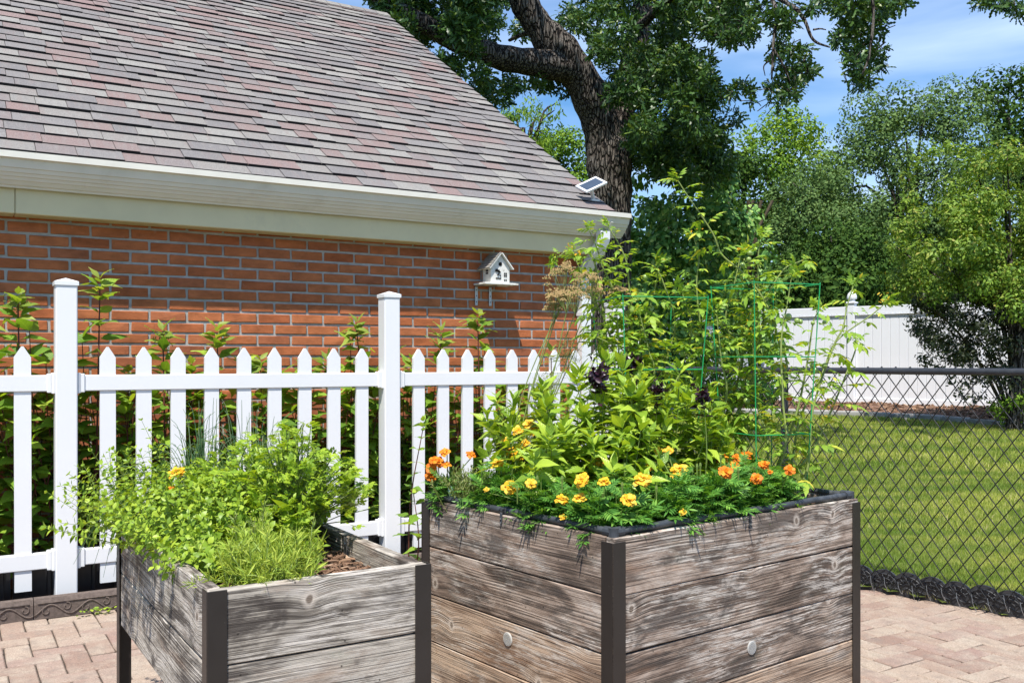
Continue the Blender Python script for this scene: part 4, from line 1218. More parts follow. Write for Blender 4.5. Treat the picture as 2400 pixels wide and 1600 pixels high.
# ---------------------------------------------------------------- raised planters
def planter(P0, a1, L1, L2, ztop, rows, ph, mats, leg_w, label, leg_proud=0.006, deco=None, soil_depth=0.06, leg_top=0.0):
    """P0 front corner; right face runs along angle a1, left face at a1+90"""
    e1 = np.array([math.cos(a1), math.sin(a1), 0]); e2 = np.array([-math.sin(a1), math.cos(a1), 0])
    r = np.random.default_rng(int(L1 * 1000))
    root = thing('raised_planter', np.array([P0[0], P0[1], 0]) + e1 * L1 / 2 + e2 * L2 / 2, label, 'planter')
    th = 0.036
    faces = [(np.zeros(3), e1, L1, mats[0]), (np.zeros(3), e2, L2, mats[1]), (e2 * L2, e1, L1, mats[0]), (e1 * L1, e2, L2, mats[1])]
    base = np.array([P0[0], P0[1], 0.0])
    inward = [e2, e1, -e2, -e1]
    for fi, (o, d, L, wm) in enumerate(faces):
        inn = inward[fi]
        for k in range(rows):
            h = ph - 0.0035
            z = ztop - ph * (k + 0.5)
            cut = 0.0 if d is e1 or np.allclose(d, e1) else th + 0.001
            m = MB()
            V, F = cbox(L - 2 * cut - 0.004, th, h, 0.003)
            # plank front must be outside: local y axis points inward
            R = np.stack([d, inn if np.dot(np.cross(d, inn), ZZ) > 0 else inn, ZZ], 1)
            if np.linalg.det(R) < 0: R = np.stack([-d, inn, ZZ], 1)
            c = base + o + d * L / 2 + inn * (th / 2 + float(r.normal(0, 0.0012))) + ZZ * z
            m.add(V, F)
            mt = wm[k % len(wm)] if isinstance(wm, list) else wm
            me = newmesh('plank', V, F); me.materials.append(mt)
            tl = float(r.normal(0, 0.0012))
            link('plank', me, root, mx(R @ np.array([[1, 0, tl], [0, 1, 0], [-tl, 0, 1]]), c))
    # legs: L shaped steel angles at the four corners
    corners = [(np.zeros(3), e1, e2), (e1 * L1, -e1, e2), (e2 * L2, e1, -e2), (e1 * L1 + e2 * L2, -e1, -e2)]
    t = 0.0035
    zt = ztop - leg_top
    for (o, da, db) in corners:
        m = MB()
        c = base + o
        # along da, outside face offset -db
        m.box(c + da * (leg_w / 2 - leg_proud) - db * (leg_proud - t / 2) + ZZ * zt / 2, (leg_w, t, zt), np.stack([da, db, ZZ], 1), 0.001)
        m.box(c + db * (leg_w / 2 - leg_proud + t + 0.0005) - da * (leg_proud - t / 2) + ZZ * (zt / 2), (leg_w - t, t, zt - 0.001), np.stack([db, -da, ZZ], 1), 0.001)
        g = m.build('leg', MAT['bronze'], root)
        s = MB()
        for zz in (ztop - 0.07, ztop - 0.21):
            for (dd, nn) in ((da, -db), (db, -da)):
                pass
    # inside liner and soil
    m = MB(); m.box(base + e1 * L1 / 2 + e2 * L2 / 2 + ZZ * (ztop - rows * ph + 0.02), (L1 - 2 * th, L2 - 2 * th, 0.02), np.stack([e1, e2, ZZ], 1))
    m.build('floor_panel', MAT['panel'], root)
    nx, ny = 26, 26
    V = []
    for j in range(ny):
        for i in range(nx):
            a, b = th + (L1 - 2 * th) * i / (nx - 1), th + (L2 - 2 * th) * j / (ny - 1)
            V.append(base + e1 * a + e2 * b + ZZ * (ztop - soil_depth + float(r.normal(0, 0.006))))
    F = np.array([(j * nx + i, j * nx + i + 1, (j + 1) * nx + i + 1, (j + 1) * nx + i) for j in range(ny - 1) for i in range(nx - 1)])
    me = newmesh('soil', np.array(V), F, True)
    s = link('soil', me, root, None, MAT['soil']); s['kind'] = 'stuff'
    N = 2600
    T = cbox(0.006, 0.028, 0.003)
    p = base + e1 * r.uniform(th, L1 - th, N)[:, None] + e2 * r.uniform(th, L2 - th, N)[:, None] + ZZ * (ztop - soil_depth + 0.006 + np.abs(r.normal(0, 0.006, N))[:, None])
    a = r.uniform(0, 6.28, N)
    d = np.stack([np.cos(a), np.sin(a), r.normal(0, 0.35, N)], -1)
    up = np.stack([r.normal(0, .4, N), r.normal(0, .4, N), np.ones(N)], -1)
    Vc, Fc, _ = scatter((T[0], np.array(T[1]), np.zeros((8, 2))), p, d, up, r.uniform(0.4, 1.5, N))
    o = link('mulch', newmesh('mulch', Vc, Fc), root, None, MAT['mulch']); o['kind'] = 'stuff'
    return root, base, e1, e2

QA = rad(32)
Q0 = np.array([-0.723, 2.24, 0])
left_pl, QB, q1, q2 = planter(Q0, QA, 0.585, 1.234, 0.70, 2, 0.184, (MAT['wood_left'], MAT['wood_left']), 0.048,
    'smaller weathered grey wood planter on dark metal legs, full of herbs', soil_depth=0.075)
def inner_bracket():
    m = MB(); c = QB + q1 * (0.585 - 0.038) + q2 * 0.50
    R = np.stack([q2, -q1, ZZ], 1)
    m.box(c + ZZ * 0.66, (0.022, 0.003, 0.07), R, 0.001)
    b = m.build('corner_bracket', MAT['chrome'], left_pl)
    m = MB()
    for dz in (0.64, 0.675): m.tube([c + ZZ * dz - q1 * 0.001, c + ZZ * dz - q1 * 0.005], 0.0035, 8)
    m.build('screw', MAT['chrome'], b)
inner_bracket()
BA = rad(38.4)
B0 = np.array([0.302, 2.79, 0])
big_pl, BB, b1, b2 = planter(B0, BA, 1.312, 1.033, 0.723, 4, 0.1785,
    ([MAT['wood_right'], MAT['wood_right'], MAT['wood_right'], MAT['wood_tan']], [MAT['wood_right'], MAT['wood_right'], MAT['wood_tan'], MAT['wood_tan']]), 0.052,
    'larger weathered brown wood planter with black pipe rim, full of marigolds and vegetables', soil_depth=0.05, leg_top=0.014)
L1, L2, BT = 1.312, 1.033, 0.723

def rim():
    r = np.random.default_rng(77)
    ins = 0.022
    zc = BT + 0.012
    cs = [BB + b1 * ins + b2 * ins, BB + b1 * (L1 - ins) + b2 * ins, BB + b1 * (L1 - ins) + b2 * (L2 - ins), BB + b1 * ins + b2 * (L2 - ins)]
    for i in range(4):
        a, b = cs[i], cs[(i + 1) % 4]
        n = 16
        pts = [a + (b - a) * t + ZZ * (zc + (float(r.normal(0, 0.0012)) if 0 < k < n - 1 else 0)) for k, t in enumerate(np.linspace(0, 1, n))]
        m = MB(); m.tube(pts, 0.0115, 12); m.build('rim_pipe', MAT['rubber'], big_pl, smooth=True)
    for i in range(4):
        c = cs[i] + ZZ * zc
        da, db = unit(cs[(i + 1) % 4] - cs[i]), unit(cs[i - 1] - cs[i])
        m = MB()
        m.tube([c - da * 0.006, c + da * 0.036], 0.0155, 12); m.tube([c - db * 0.006, c + db * 0.036], 0.0152, 12)
        m.tube([c + ZZ * 0.013, c - ZZ * 0.02], 0.016, 12)
        m.build('pipe_elbow', MAT['rubber'], big_pl, smooth=False)
    # clips
    for (px_, py_, d, nrm, ln) in ((1757, 1185, b1, -b2, 0.05), (1176, 1198, b2, -b1, 0.035)):
        p = hit(px_, py_, BB, nrm)
        p[2] = BT
        m = MB(); R = np.stack([d, nrm, ZZ], 1)
        m.tube([p + d * -0.009 - nrm * 0.022 + ZZ * 0.012, p + d * 0.009 - nrm * 0.022 + ZZ * 0.012], 0.0145, 12)
        m.box(p + nrm * 0.003 + ZZ * (-ln / 2 + 0.008), (0.012, 0.004, ln), R, 0.001)
        m.box(p - nrm * 0.006 + ZZ * 0.02, (0.014, 0.02, 0.004), R)
        cl_ = m.build('pipe_clip', MAT['rubber'], big_pl)
        m = MB()
        for k in range(2): m.tube([p + nrm * 0.004 - ZZ * (0.014 + 0.014 * k), p + nrm * 0.0075 - ZZ * (0.014 + 0.014 * k)], 0.003, 8)
        m.build('screw', MAT['chrome'], cl_)
    for (px_, py_, d, nrm) in ((1762, 1517, b1, -b2), (1190, 1497, b2, -b1)):
        p = hit(px_, py_, BB, nrm)
        R = np.stack([d, np.cross(nrm, d) * 1.0, nrm], 1)
        R = np.stack([d, ZZ, nrm], 1)
        m = MB()
        m.lathe([(0.0, -0.01), (0.0235, -0.01), (0.0235, 0.0015), (0.021, 0.003), (0.0195, 0.0022), (0.0, 0.0022)], 24, p, R)
        v = m.build('drain_vent', MAT['vent'], big_pl)
        m = MB()
        for k in range(-6, 7):
            ww = math.sqrt(max(0, 0.019 ** 2 - (k * 0.0028) ** 2))
            m.box(p + ZZ * k * 0.0028 + nrm * 0.003, (2 * ww, 0.0012, 0.0014), R=np.stack([d, nrm, ZZ], 1))
        m.build('louver', MAT['vent'], v)
rim()
# ---------------------------------------------------------------- shrubs behind the picket fence
def leafmesh(T, mat, name='leaf'):
    me = newmesh(name, T[0], T[1], True, T[2]); me.materials.append(mat); return me
T_shr = [leafT(0.56, 0.16, 0.30, (0.05, 0.62, 0.98, 0.92, 0.58, 0.26, 0.02), 2, 0.02), leafT(0.60, 0.22, 0.45, (0.05, 0.7, 1.0, 0.9, 0.52, 0.2, 0.02), 2, 0.03),
         leafT(0.52, 0.05, 0.15, (0.05, 0.6, 0.95, 0.9, 0.6, 0.28, 0.02), 2, 0.025)]
ME_shr = [leafmesh(t, MAT['lf_shrub']) for t in T_shr]
ME_shr_tip = [leafmesh(t, MAT['lf_shrubtip']) for t in T_shr]

def shrub_row():
    r = np.random.default_rng(52)
    tops = [  # x, y of the tip in the photograph, distance v from the house corner frame, label
        (-45, 720, 5.58, 'tall red-stemmed leafy shrub cut by the left border of the photo, behind the picket fence'),
        (42, 698, 5.50, 'yellow-green flowering shrub rising just left of the left fence post'),
        (100, 905, 5.60, 'low dark leafy shrub filling the gap just left of the left fence post'),
        (234, 660, 5.52, 'tallest leafy shrub with a dark red stem, just right of the left fence post'),
        (300, 880, 5.60, 'low leafy shrub behind the first gap right of the left fence post'),
        (382, 782, 5.50, 'leafy shrub with pale flower buds above the third picket of the middle panel'),
        (450, 860, 5.60, 'low broad-leaved shrub between two taller ones behind the middle panel'),
        (508, 775, 5.54, 'leafy shrub with one pointed tip above the fourth and fifth pickets'),
        (610, 850, 5.60, 'low shrub behind the pickets midway between the two posts'),
        (705, 868, 5.60, 'low shrub behind the picket fence above the parsley'),
        (765, 850, 5.58, 'low shrub behind the picket fence, second to the left of the right post'),
        (836, 762, 5.54, 'leafy shrub topping the pickets just left of the middle fence post'),
        (905, 880, 5.60, 'low shrub directly behind the middle fence post'),
        (965, 850, 5.60, 'low shrub just right of the middle fence post'),
        (1034, 782, 5.54, 'leafy shrub with a single tip above the second picket right of the middle post'),
        (1120, 742, 5.52, 'tall bright-tipped leafy shrub below the birdhouse'),
        (1190, 880, 5.60, 'low shrub behind the pickets right of the birdhouse'),
        (1285, 900, 5.60, 'low shrub behind the pickets at the right end of the brick wall')]
    for i, (x, y, v, lab) in enumerate(tops):
        Yd = v / (V2[1] + V2[0] * (x - 1200) / FPX)
        tip = P(x, y, Yd)
        tall = y < 800
        root = thing('leafy_shrub', [tip[0], tip[1], 0], lab, 'shrub', 'leafy shrubs growing between the picket fence and the wall')
        L, Lt, st = Leaves(), Leaves(), MB()
        base = np.array([tip[0], tip[1], 0.02]) + U2 * r.uniform(-0.05, 0.05)
        lim = 5.83 - 0.16
        def guard(Lx):
            for k in range(len(Lx.p)):
                q = Lx.p[k]; vv = float(np.dot(q, V2))
                e = Lx.p[k] + unit(Lx.d[k]) * Lx.s[k]
                ve = float(np.dot(e, V2))
                if ve > 5.80: Lx.d[k] = Lx.d[k] - V2 * (np.dot(Lx.d[k], V2) + 0.05)
                if 5.30 > ve > 5.2 or (ve <= 5.2 and r.random() < 0.6): Lx.d[k] = Lx.d[k] - V2 * (np.dot(Lx.d[k], V2)) * 0.9
        pr = lambda f: 1.0 if f < 0.8 else 1.0 - 0.25 * (f - 0.8) / 0.2
        h = tip[2]
        main = shoot(L, base, tip - ZZ * 0.03, int(9 + h * 6.5), 0.150, r, st, 0.008 if tall else 0.006, 0.10, 0.10, pr, 0.02)
        stem_mat = MAT['stem_red'] if tall else MAT['stem_brown']
        # bright tip rosette
        shoot(Lt, tip - ZZ * 0.10, tip + ZZ * 0.02, 6, 0.125, r, None, 0.003, 0.0, 0.3, lambda f: 1 - 0.35 * f, 0.01)
        # side shoots fill the lower part
        for k in range(8):
            b = base + ZZ * r.uniform(0.05, 0.55) + U2 * r.uniform(-0.12, 0.12)
            t = b + ZZ * r.uniform(0.35, 0.85) * min(1.15, h) + U2 * r.uniform(-0.16, 0.16) + V2 * r.uniform(-0.03, 0.03)
            if t[2] > h - 0.05: t[2] = h - 0.1
            shoot(L, b, t, 7, 0.135, r, st, 0.005, 0.08, 0.12, None, 0.04)
        guard(L); guard(Lt)
        for LL in (L, Lt):
            for k in range(len(LL.u)): LL.u[k] = unit(np.asarray(LL.u[k])) - V2 * 0.45
        L.objects('leaf', ME_shr, root, 300)
        Lt.objects('leaf', ME_shr_tip, root, 40)
        st.build('stem', stem_mat, root, smooth=True, kind='stuff')
        if i in (1, 5):     # pale bud clusters
            m = MB()
            for k in range(60):
                q = tip + r.normal(0, 0.03, 3) * [1, 1, 0.8] - ZZ * 0.03
                V, F = cbox(0.006, 0.006, 0.006, 0.0015); m.add(V, F, None, q)
            m.build('flower_buds', MAT['lf_thyme'], root, kind='stuff')
shrub_row()

def front_shrub():
    r = np.random.default_rng(61)
    for (x, y, Yd, bx, lab, n) in ((992, 1000, 4.9, 958, 'leafy shoot standing in front of the picket fence between the two planters', 11),
                                (1292, 838, 4.45, 1330, 'leafy shoot with drooping pointed leaves and a budding tip above the basil, at the left', 7)):
        tip = P(x, y, Yd)
        root = thing('leafy_shoot', [tip[0], tip[1], 0], lab, 'plant')
        L, st = Leaves(), MB()
        base = np.array([P(bx, 1300, Yd)[0], Yd, 0.0 if n > 8 else 0.66])
        shoot(L, base, tip, n, 0.105 if n > 8 else 0.1, r, st, 0.005, 0.12, 0.15, lambda f: 1.1 - 0.6 * f, 0.05)
        if n > 8:
            shoot(L, base, tip - [0.05, 0, 0.35], 8, 0.1, r, st, 0.005, 0.2, 0.1, None, 0.08)
        shoot(L, tip - ZZ * 0.02, tip + ZZ * 0.03, 3, 0.055, r, None, 0.003, 0.0, 0.5)
        L.objects('leaf', ME_shr_tip if n < 8 else ME_shr, root)
        st.build('stem', MAT['stem_red'], root, smooth=True)
front_shrub()

# ---------------------------------------------------------------- herbs in the left planter
def QP(s, t, z=0.0): return QB + q1 * s + q2 * t + ZZ * z
T_or = [leafT(0.62, 0.2, 0.2, (0.1, 0.9, 1.0, 0.55, 0.03)), leafT(0.7, 0.1, 0.35, (0.1, 0.9, 1.0, 0.6, 0.03)), leafT(0.55, 0.3, 0.1, (0.1, 0.85, 1.0, 0.55, 0.03))]
def oregano():
    r = np.random.default_rng(71)
    zs = 0.63
    def clump(cs, ct, rs, rt, n, h, leaf, lab, over=0.0, up=0.0):
        leaf *= 0.95; n = int(n * 1.45)
        c = QP(cs, ct, zs)
        root = thing('oregano_plant', c, lab, 'herb')
        L, st = Leaves(), MB()
        for k in range(n):
            a, q = r.uniform(0, 6.28), math.sqrt(r.uniform(0, 1))
            s0, t0 = cs + rs * q * math.cos(a) * 0.8, ct + rt * q * math.sin(a) * 0.8
            s0 = np.clip(s0, 0.05, 0.53); t0 = np.clip(t0, 0.06, 1.18)
            b = QP(s0, t0, zs)
            out = q1 * math.cos(a) * q * 0.16 + q2 * math.sin(a) * q * 0.16 - q1 * over * r.uniform(0.2, 1)
            hh = h * (1 - 0.35 * q * q) * r.uniform(0.75, 1.1)
            tp = b + out + ZZ * hh
            shoot(L, b, tp, 9, leaf, r, st, 0.0013, 0.35, 0.2, lambda f: 1.15 - 0.45 * f, 0.06, jit=0.4)
        L.bake('leaves', T_or, MAT['lf_oregano'], root)
        st.build('stems', MAT['stem_green'], root, kind='stuff')
    clump(0.16, 0.74, 0.14, 0.30, 120, 0.26, 0.030, 'dense bushy oregano spilling over the left edge of the smaller planter', 0.06)
    clump(0.33, 0.80, 0.16, 0.28, 120, 0.30, 0.029, 'dense bright green oregano in the middle of the smaller planter')
    clump(0.20, 0.45, 0.12, 0.13, 80, 0.14, 0.032, 'low mint-like herb at the near left corner of the smaller planter', 0.03)
    clump(0.12, 1.08, 0.12, 0.12, 56, 0.33, 0.028, 'loose lighter oregano stems leaning out at the far left corner of the smaller planter', 0.15)
    clump(0.08, 0.90, 0.05, 0.10, 20, 0.18, 0.031, 'drooping oregano stems hanging over the left rim next to the fence post', 0.19)
oregano()

def sprigs():
    r = np.random.default_rng(73)
    root = thing('budding_sprig', QP(0.25, 1.0, 0.63), 'thin upright sprigs with small buds rising before the pickets from the smaller planter', 'herb')
    L, st = Leaves(), MB()
    for (x, y, Yd) in ((332, 985, 3.15), (352, 1010, 3.2), (300, 1065, 3.1), (455, 1035, 3.2), (620, 1035, 3.3), (425, 1055, 3.2)):
        tp = P(x, y, Yd); b = QP(0.25, 0.95, 0.64) + r.normal(0, 0.03, 3) * [1, 1, 0]
        shoot(L, b, tp, 11, 0.024, r, st, 0.0014, 0.3, 0.35, lambda f: 1.1 - 0.5 * f, 0.05)
    L.bake('leaves', T_or, MAT['lf_oregano'], root)
    st.build('stems', MAT['stem_green'], root, kind='stuff')
sprigs()

# toothed flat leaflets
def toothT(w, n=5, depth=0.45, fold=0.15, droop=0.2):
    prof = []
    for i in range(2 * n + 1):
        f = i / (2 * n)
        env = math.sin(math.pi * min(1, f * 0.92 + 0.08)) ** 0.7 * (1.15 - 0.5 * f)
        prof.append(max(0.03, env * (1 - (depth if i % 2 else 0))))
    prof[-1] = 0.02
    return leafT(w, fold, droop, prof)
T_par1 = toothT(0.62, 3, 0.62)
T_parsley = compT([(T_par1, (0, 0.45, 0), 0, 0, 0.6), (T_par1, (0, 0.4, 0), 0.75, 0.1, 0.52), (T_par1, (0, 0.4, 0), -0.75, 0.1, 0.52),
                   (T_par1, (0, 0.2, 0), 1.15, 0, 0.5), (T_par1, (0, 0.2, 0), -1.15, 0, 0.5), (T_par1, (0.28, 0.42, 0), -0.5, 0, 0.35), (T_par1, (-0.28, 0.42, 0), 0.5, 0, 0.35)])
def parsley():
    r = np.random.default_rng(81)
    for (cs, ct, n, h, spread, lab) in ((0.42, 0.66, 230, 0.40, 0.22, 'bushy bright flat-leaved parsley at the right of the herbs in the smaller planter'),
                                        (0.36, 0.98, 110, 0.34, 0.18, 'parsley stems at the back of the smaller planter, behind the oregano')):
        root = thing('parsley_plant', QP(cs, ct, 0.63), lab, 'herb')
        L, st = Leaves(), MB()
        for k in range(n):
            b = QP(np.clip(cs + r.normal(0, 0.03), 0.05, 0.53), ct + r.normal(0, 0.04), 0.63)
            a, q = r.uniform(0, 6.28), math.sqrt(r.uniform(0, 1))
            out = np.array([math.cos(a), math.sin(a), 0]) * spread * q
            tp = b + out + ZZ * h * (1 - 0.45 * q * q) * r.uniform(0.5, 1.08)
            st.tube(smooth_path([b, (b + tp) / 2 + ZZ * 0.03 - out * 0.15, tp], 3), 0.0016, 4, cap=False)
            for j in range(3):
                aa = r.uniform(0, 6.28)
                dd = unit(out + [0.001, 0, 0]) * 0.6 + np.array([math.cos(aa), math.sin(aa), 0.3]) * 0.9
                L.add(tp - ZZ * 0.012 * j, dd, ZZ + r.normal(0, 0.5, 3), r.uniform(0.032, 0.055))
        L.bake('leaves', [T_parsley], MAT['lf_parsley'], root)
        st.build('stems', MAT['stem_green'], root, kind='stuff')
    # one small basil seedling
    root = thing('basil_seedling', QP(0.40, 0.38, 0.63), 'single small basil seedling between the parsley and the feathery herb', 'herb')
    L, st = Leaves(), MB()
    shoot(L, QP(0.40, 0.40, 0.63), P(672, 1195, 2.78), 5, 0.055, r, st, 0.002, 0.3, 0.3, None, 0.03)
    shoot(L, QP(0.45, 0.42, 0.63), P(705, 1215, 2.8), 3, 0.05, r, st, 0.002, 0.3, 0.3, None, 0.03)
    L.objects('leaf', [leafmesh(leafT(0.6, 0.2, 0.25, cols=2), MAT['lf_oregano'])], root)
    st.build('stem', MAT['stem_green'], root, kind='stuff')
parsley()

T_need = leafT(0.09, 0.0, 0.15, (0.4, 1.0, 0.8, 0.05))
def needles(root, cs_list, h, n_need, nl, r, mat, leafl, QF, zs, spread, thick=0.0012, flop=0.5):
    L, st = Leaves(), MB()
    for (s, t, k) in cs_list:
        for _ in range(k):
            b = QF(s + r.normal(0, 0.025), t + r.normal(0, 0.025), zs)
            a, q = r.uniform(0, 6.28), math.sqrt(r.uniform(0, 1))
            out = np.array([math.cos(a), math.sin(a), 0]) * spread * q
            tp = b + out + ZZ * h * (1 - flop * q * q) * r.uniform(0.6, 1.1)
            path = smooth_path([b, (b + tp) / 2 + ZZ * 0.02 + r.normal(0, 0.008, 3), tp], 5)
            st.tube(path, thick, 3, cap=False)
            ax = unit(tp - b)
            for j in range(n_need):
                f = 0.12 + 0.88 * j / n_need
                i0 = f * (len(path) - 1); i = min(int(i0), len(path) - 2)
                p = path[i] + (path[i + 1] - path[i]) * (i0 - i)
                dd = ax * r.uniform(0.5, 1.0) + rdir(1, r)[0] * 0.75
                L.add(p, dd, rdir(1, r)[0], leafl * r.uniform(0.6, 1.15))
    L.bake('needles', nl, mat, root)
    st.build('stems', MAT['stem_green'], root, kind='stuff')
def rosemary():
    r = np.random.default_rng(91)
    root = thing('tarragon_plant', QP(0.26, 0.22, 0.63), 'fine-leaved yellow-green feathery herb at the front of the smaller planter', 'herb')
    cl_ = [(0.12, 0.16, 24), (0.17, 0.26, 28), (0.22, 0.18, 28), (0.25, 0.27, 26), (0.24, 0.34, 20), (0.29, 0.20, 16), (0.22, 0.11, 14), (0.15, 0.10, 14)]
    needles(root, cl_, 0.17, 34, [T_need], r, MAT['lf_rosemary'], 0.036, QP, 0.63, 0.085)
    # one taller spike
    root2 = thing('lavender_spike', QP(0.3, 0.3, 0.63), 'taller greyish needle-leaved spike rising from the feathery herb', 'herb')
    needles(root2, [(0.2, 0.34, 4)], 0.30, 60, [T_need], r, MAT['lf_thyme'], 0.028, QP, 0.63, 0.02)
rosemary()

def chives():
    r = np.random.default_rng(95)
    for (cs, ct, n, h, sp, lab) in ((0.24, 1.08, 95, 0.46, 0.26, 'clump of thin arching chives at the back left of the smaller planter'),
                                    (0.44, 1.08, 70, 0.48, 0.22, 'clump of thin chives at the back right of the smaller planter')):
        root = thing('chives_clump', QP(cs, ct, 0.63), lab, 'herb')
        m = MB()
        for k in range(n):
            b = QP(cs + r.normal(0, 0.03), ct + r.normal(0, 0.03), 0.62)
            a, q = r.uniform(0, 6.28), r.uniform(0, 1)
            out = np.array([math.cos(a), math.sin(a) * 0.6, 0]) * sp * q
            hh = h * r.uniform(0.6, 1.1) * (1 - 0.3 * q)
            pts = [b, b + out * 0.25 + ZZ * hh * 0.55, b + out * 0.7 + ZZ * hh * 0.92, b + out * 1.15 + ZZ * hh * (1.02 if q < 0.6 else 0.85)]
            m.tube(smooth_path(pts, 4), np.linspace(0.0017, 0.0006, 13), 4, cap=False)
        m.build('blades', MAT['lf_chive'], root, smooth=True, kind='stuff')
    root = thing('grass_tuft', QP(0.03, 0.95, 0.66), 'few long dark grass blades drooping over the left rim of the smaller planter', 'herb')
    m = MB()
    for (xe, ye) in ((172, 1322), (200, 1250), (218, 1330), (242, 1352), (266, 1350), (185, 1290), (255, 1300)):
        b = QP(0.03, 0.95, 0.68); e = P(xe, ye, 3.02 + r.uniform(-.05, .05))
        c = (b + e) / 2; c[2] = max(b[2], e[2]) + 0.10 + r.uniform(-0.02, 0.02)
        m.tube(smooth_path([b, c, e * 0.6 + c * 0.4 + ZZ * 0.015, e], 5), np.linspace(0.0014, 0.0005, 16), 4, cap=False)
    m.build('blades', MAT['lf_chive'], root, smooth=True, kind='stuff')
chives()

# ---------------------------------------------------------------- marigolds
T_pet = leafT(0.72, -0.12, 0.30, (0.15, 0.6, 0.95, 1.0, 0.55), 2, 0.06)
def flowerT(r, double=True):
    items = []
    rings = [(14, 0.05, 1.0), (12, 0.30, 0.85), (10, 0.6, 0.66), (8, 0.95, 0.45)] if double else [(9, 0.12, 1.0), (6, 0.6, 0.5)]
    for (n, pit, s) in rings:
        o = r.uniform(0, 6.28)
        for k in range(n):
            a = o + k * 2 * math.pi / n + r.normal(0, 0.12)
            items.append((T_pet, (0, 0, 0.1 * pit + r.normal(0, 0.03)), a, pit + r.normal(0, 0.22), 0.5 * s * r.uniform(0.78, 1.2)))
    return compT(items)
_r = np.random.default_rng(101)
FL_Y = [leafmesh(flowerT(_r), MAT['pet_yellow'], 'flower') for _ in range(4)]
FL_O = [leafmesh(flowerT(_r), MAT['pet_orange'], 'flower') for _ in range(3)]
FL_OS = [leafmesh(flowerT(_r, False), MAT['pet_orange'], 'flower') for _ in range(2)]
T_ml = leafT(0.26, 0.1, 0.1, (0.2, 0.9, 1.0, 0.6, 0.05))
def marigoldleafT():
    items = [(T_ml, (0, 0.78, 0), 0, 0, 0.34)]
    for k, y in enumerate((0.15, 0.3, 0.45, 0.6, 0.72)):
        s = (0.30, 0.38, 0.40, 0.38, 0.32)[k]
        items += [(T_ml, (0, y, 0), 0.95, 0.08, s), (T_ml, (0, y, 0), -0.95, 0.08, s)]
    items.append((leafT(0.03, 0, 0, (1, 1, 1)), (0, 0, 0), 0, 0, 0.8))
    V, F, UV = compT([i for i in items if i[0] is T_ml])
    V2_, F2_, U2_ = compT([items[-1]])
    V = np.concatenate([V, V2_]); F = np.concatenate([F, F2_ + len(V) - len(V2_)]); UV = np.concatenate([UV, U2_])
    V = V.copy(); V[:, 2] -= 0.22 * V[:, 1] ** 2
    return V, F, UV
T_mar = marigoldleafT()
def BP(s, t, z=0.0): return BB + b1 * s + b2 * t + ZZ * z

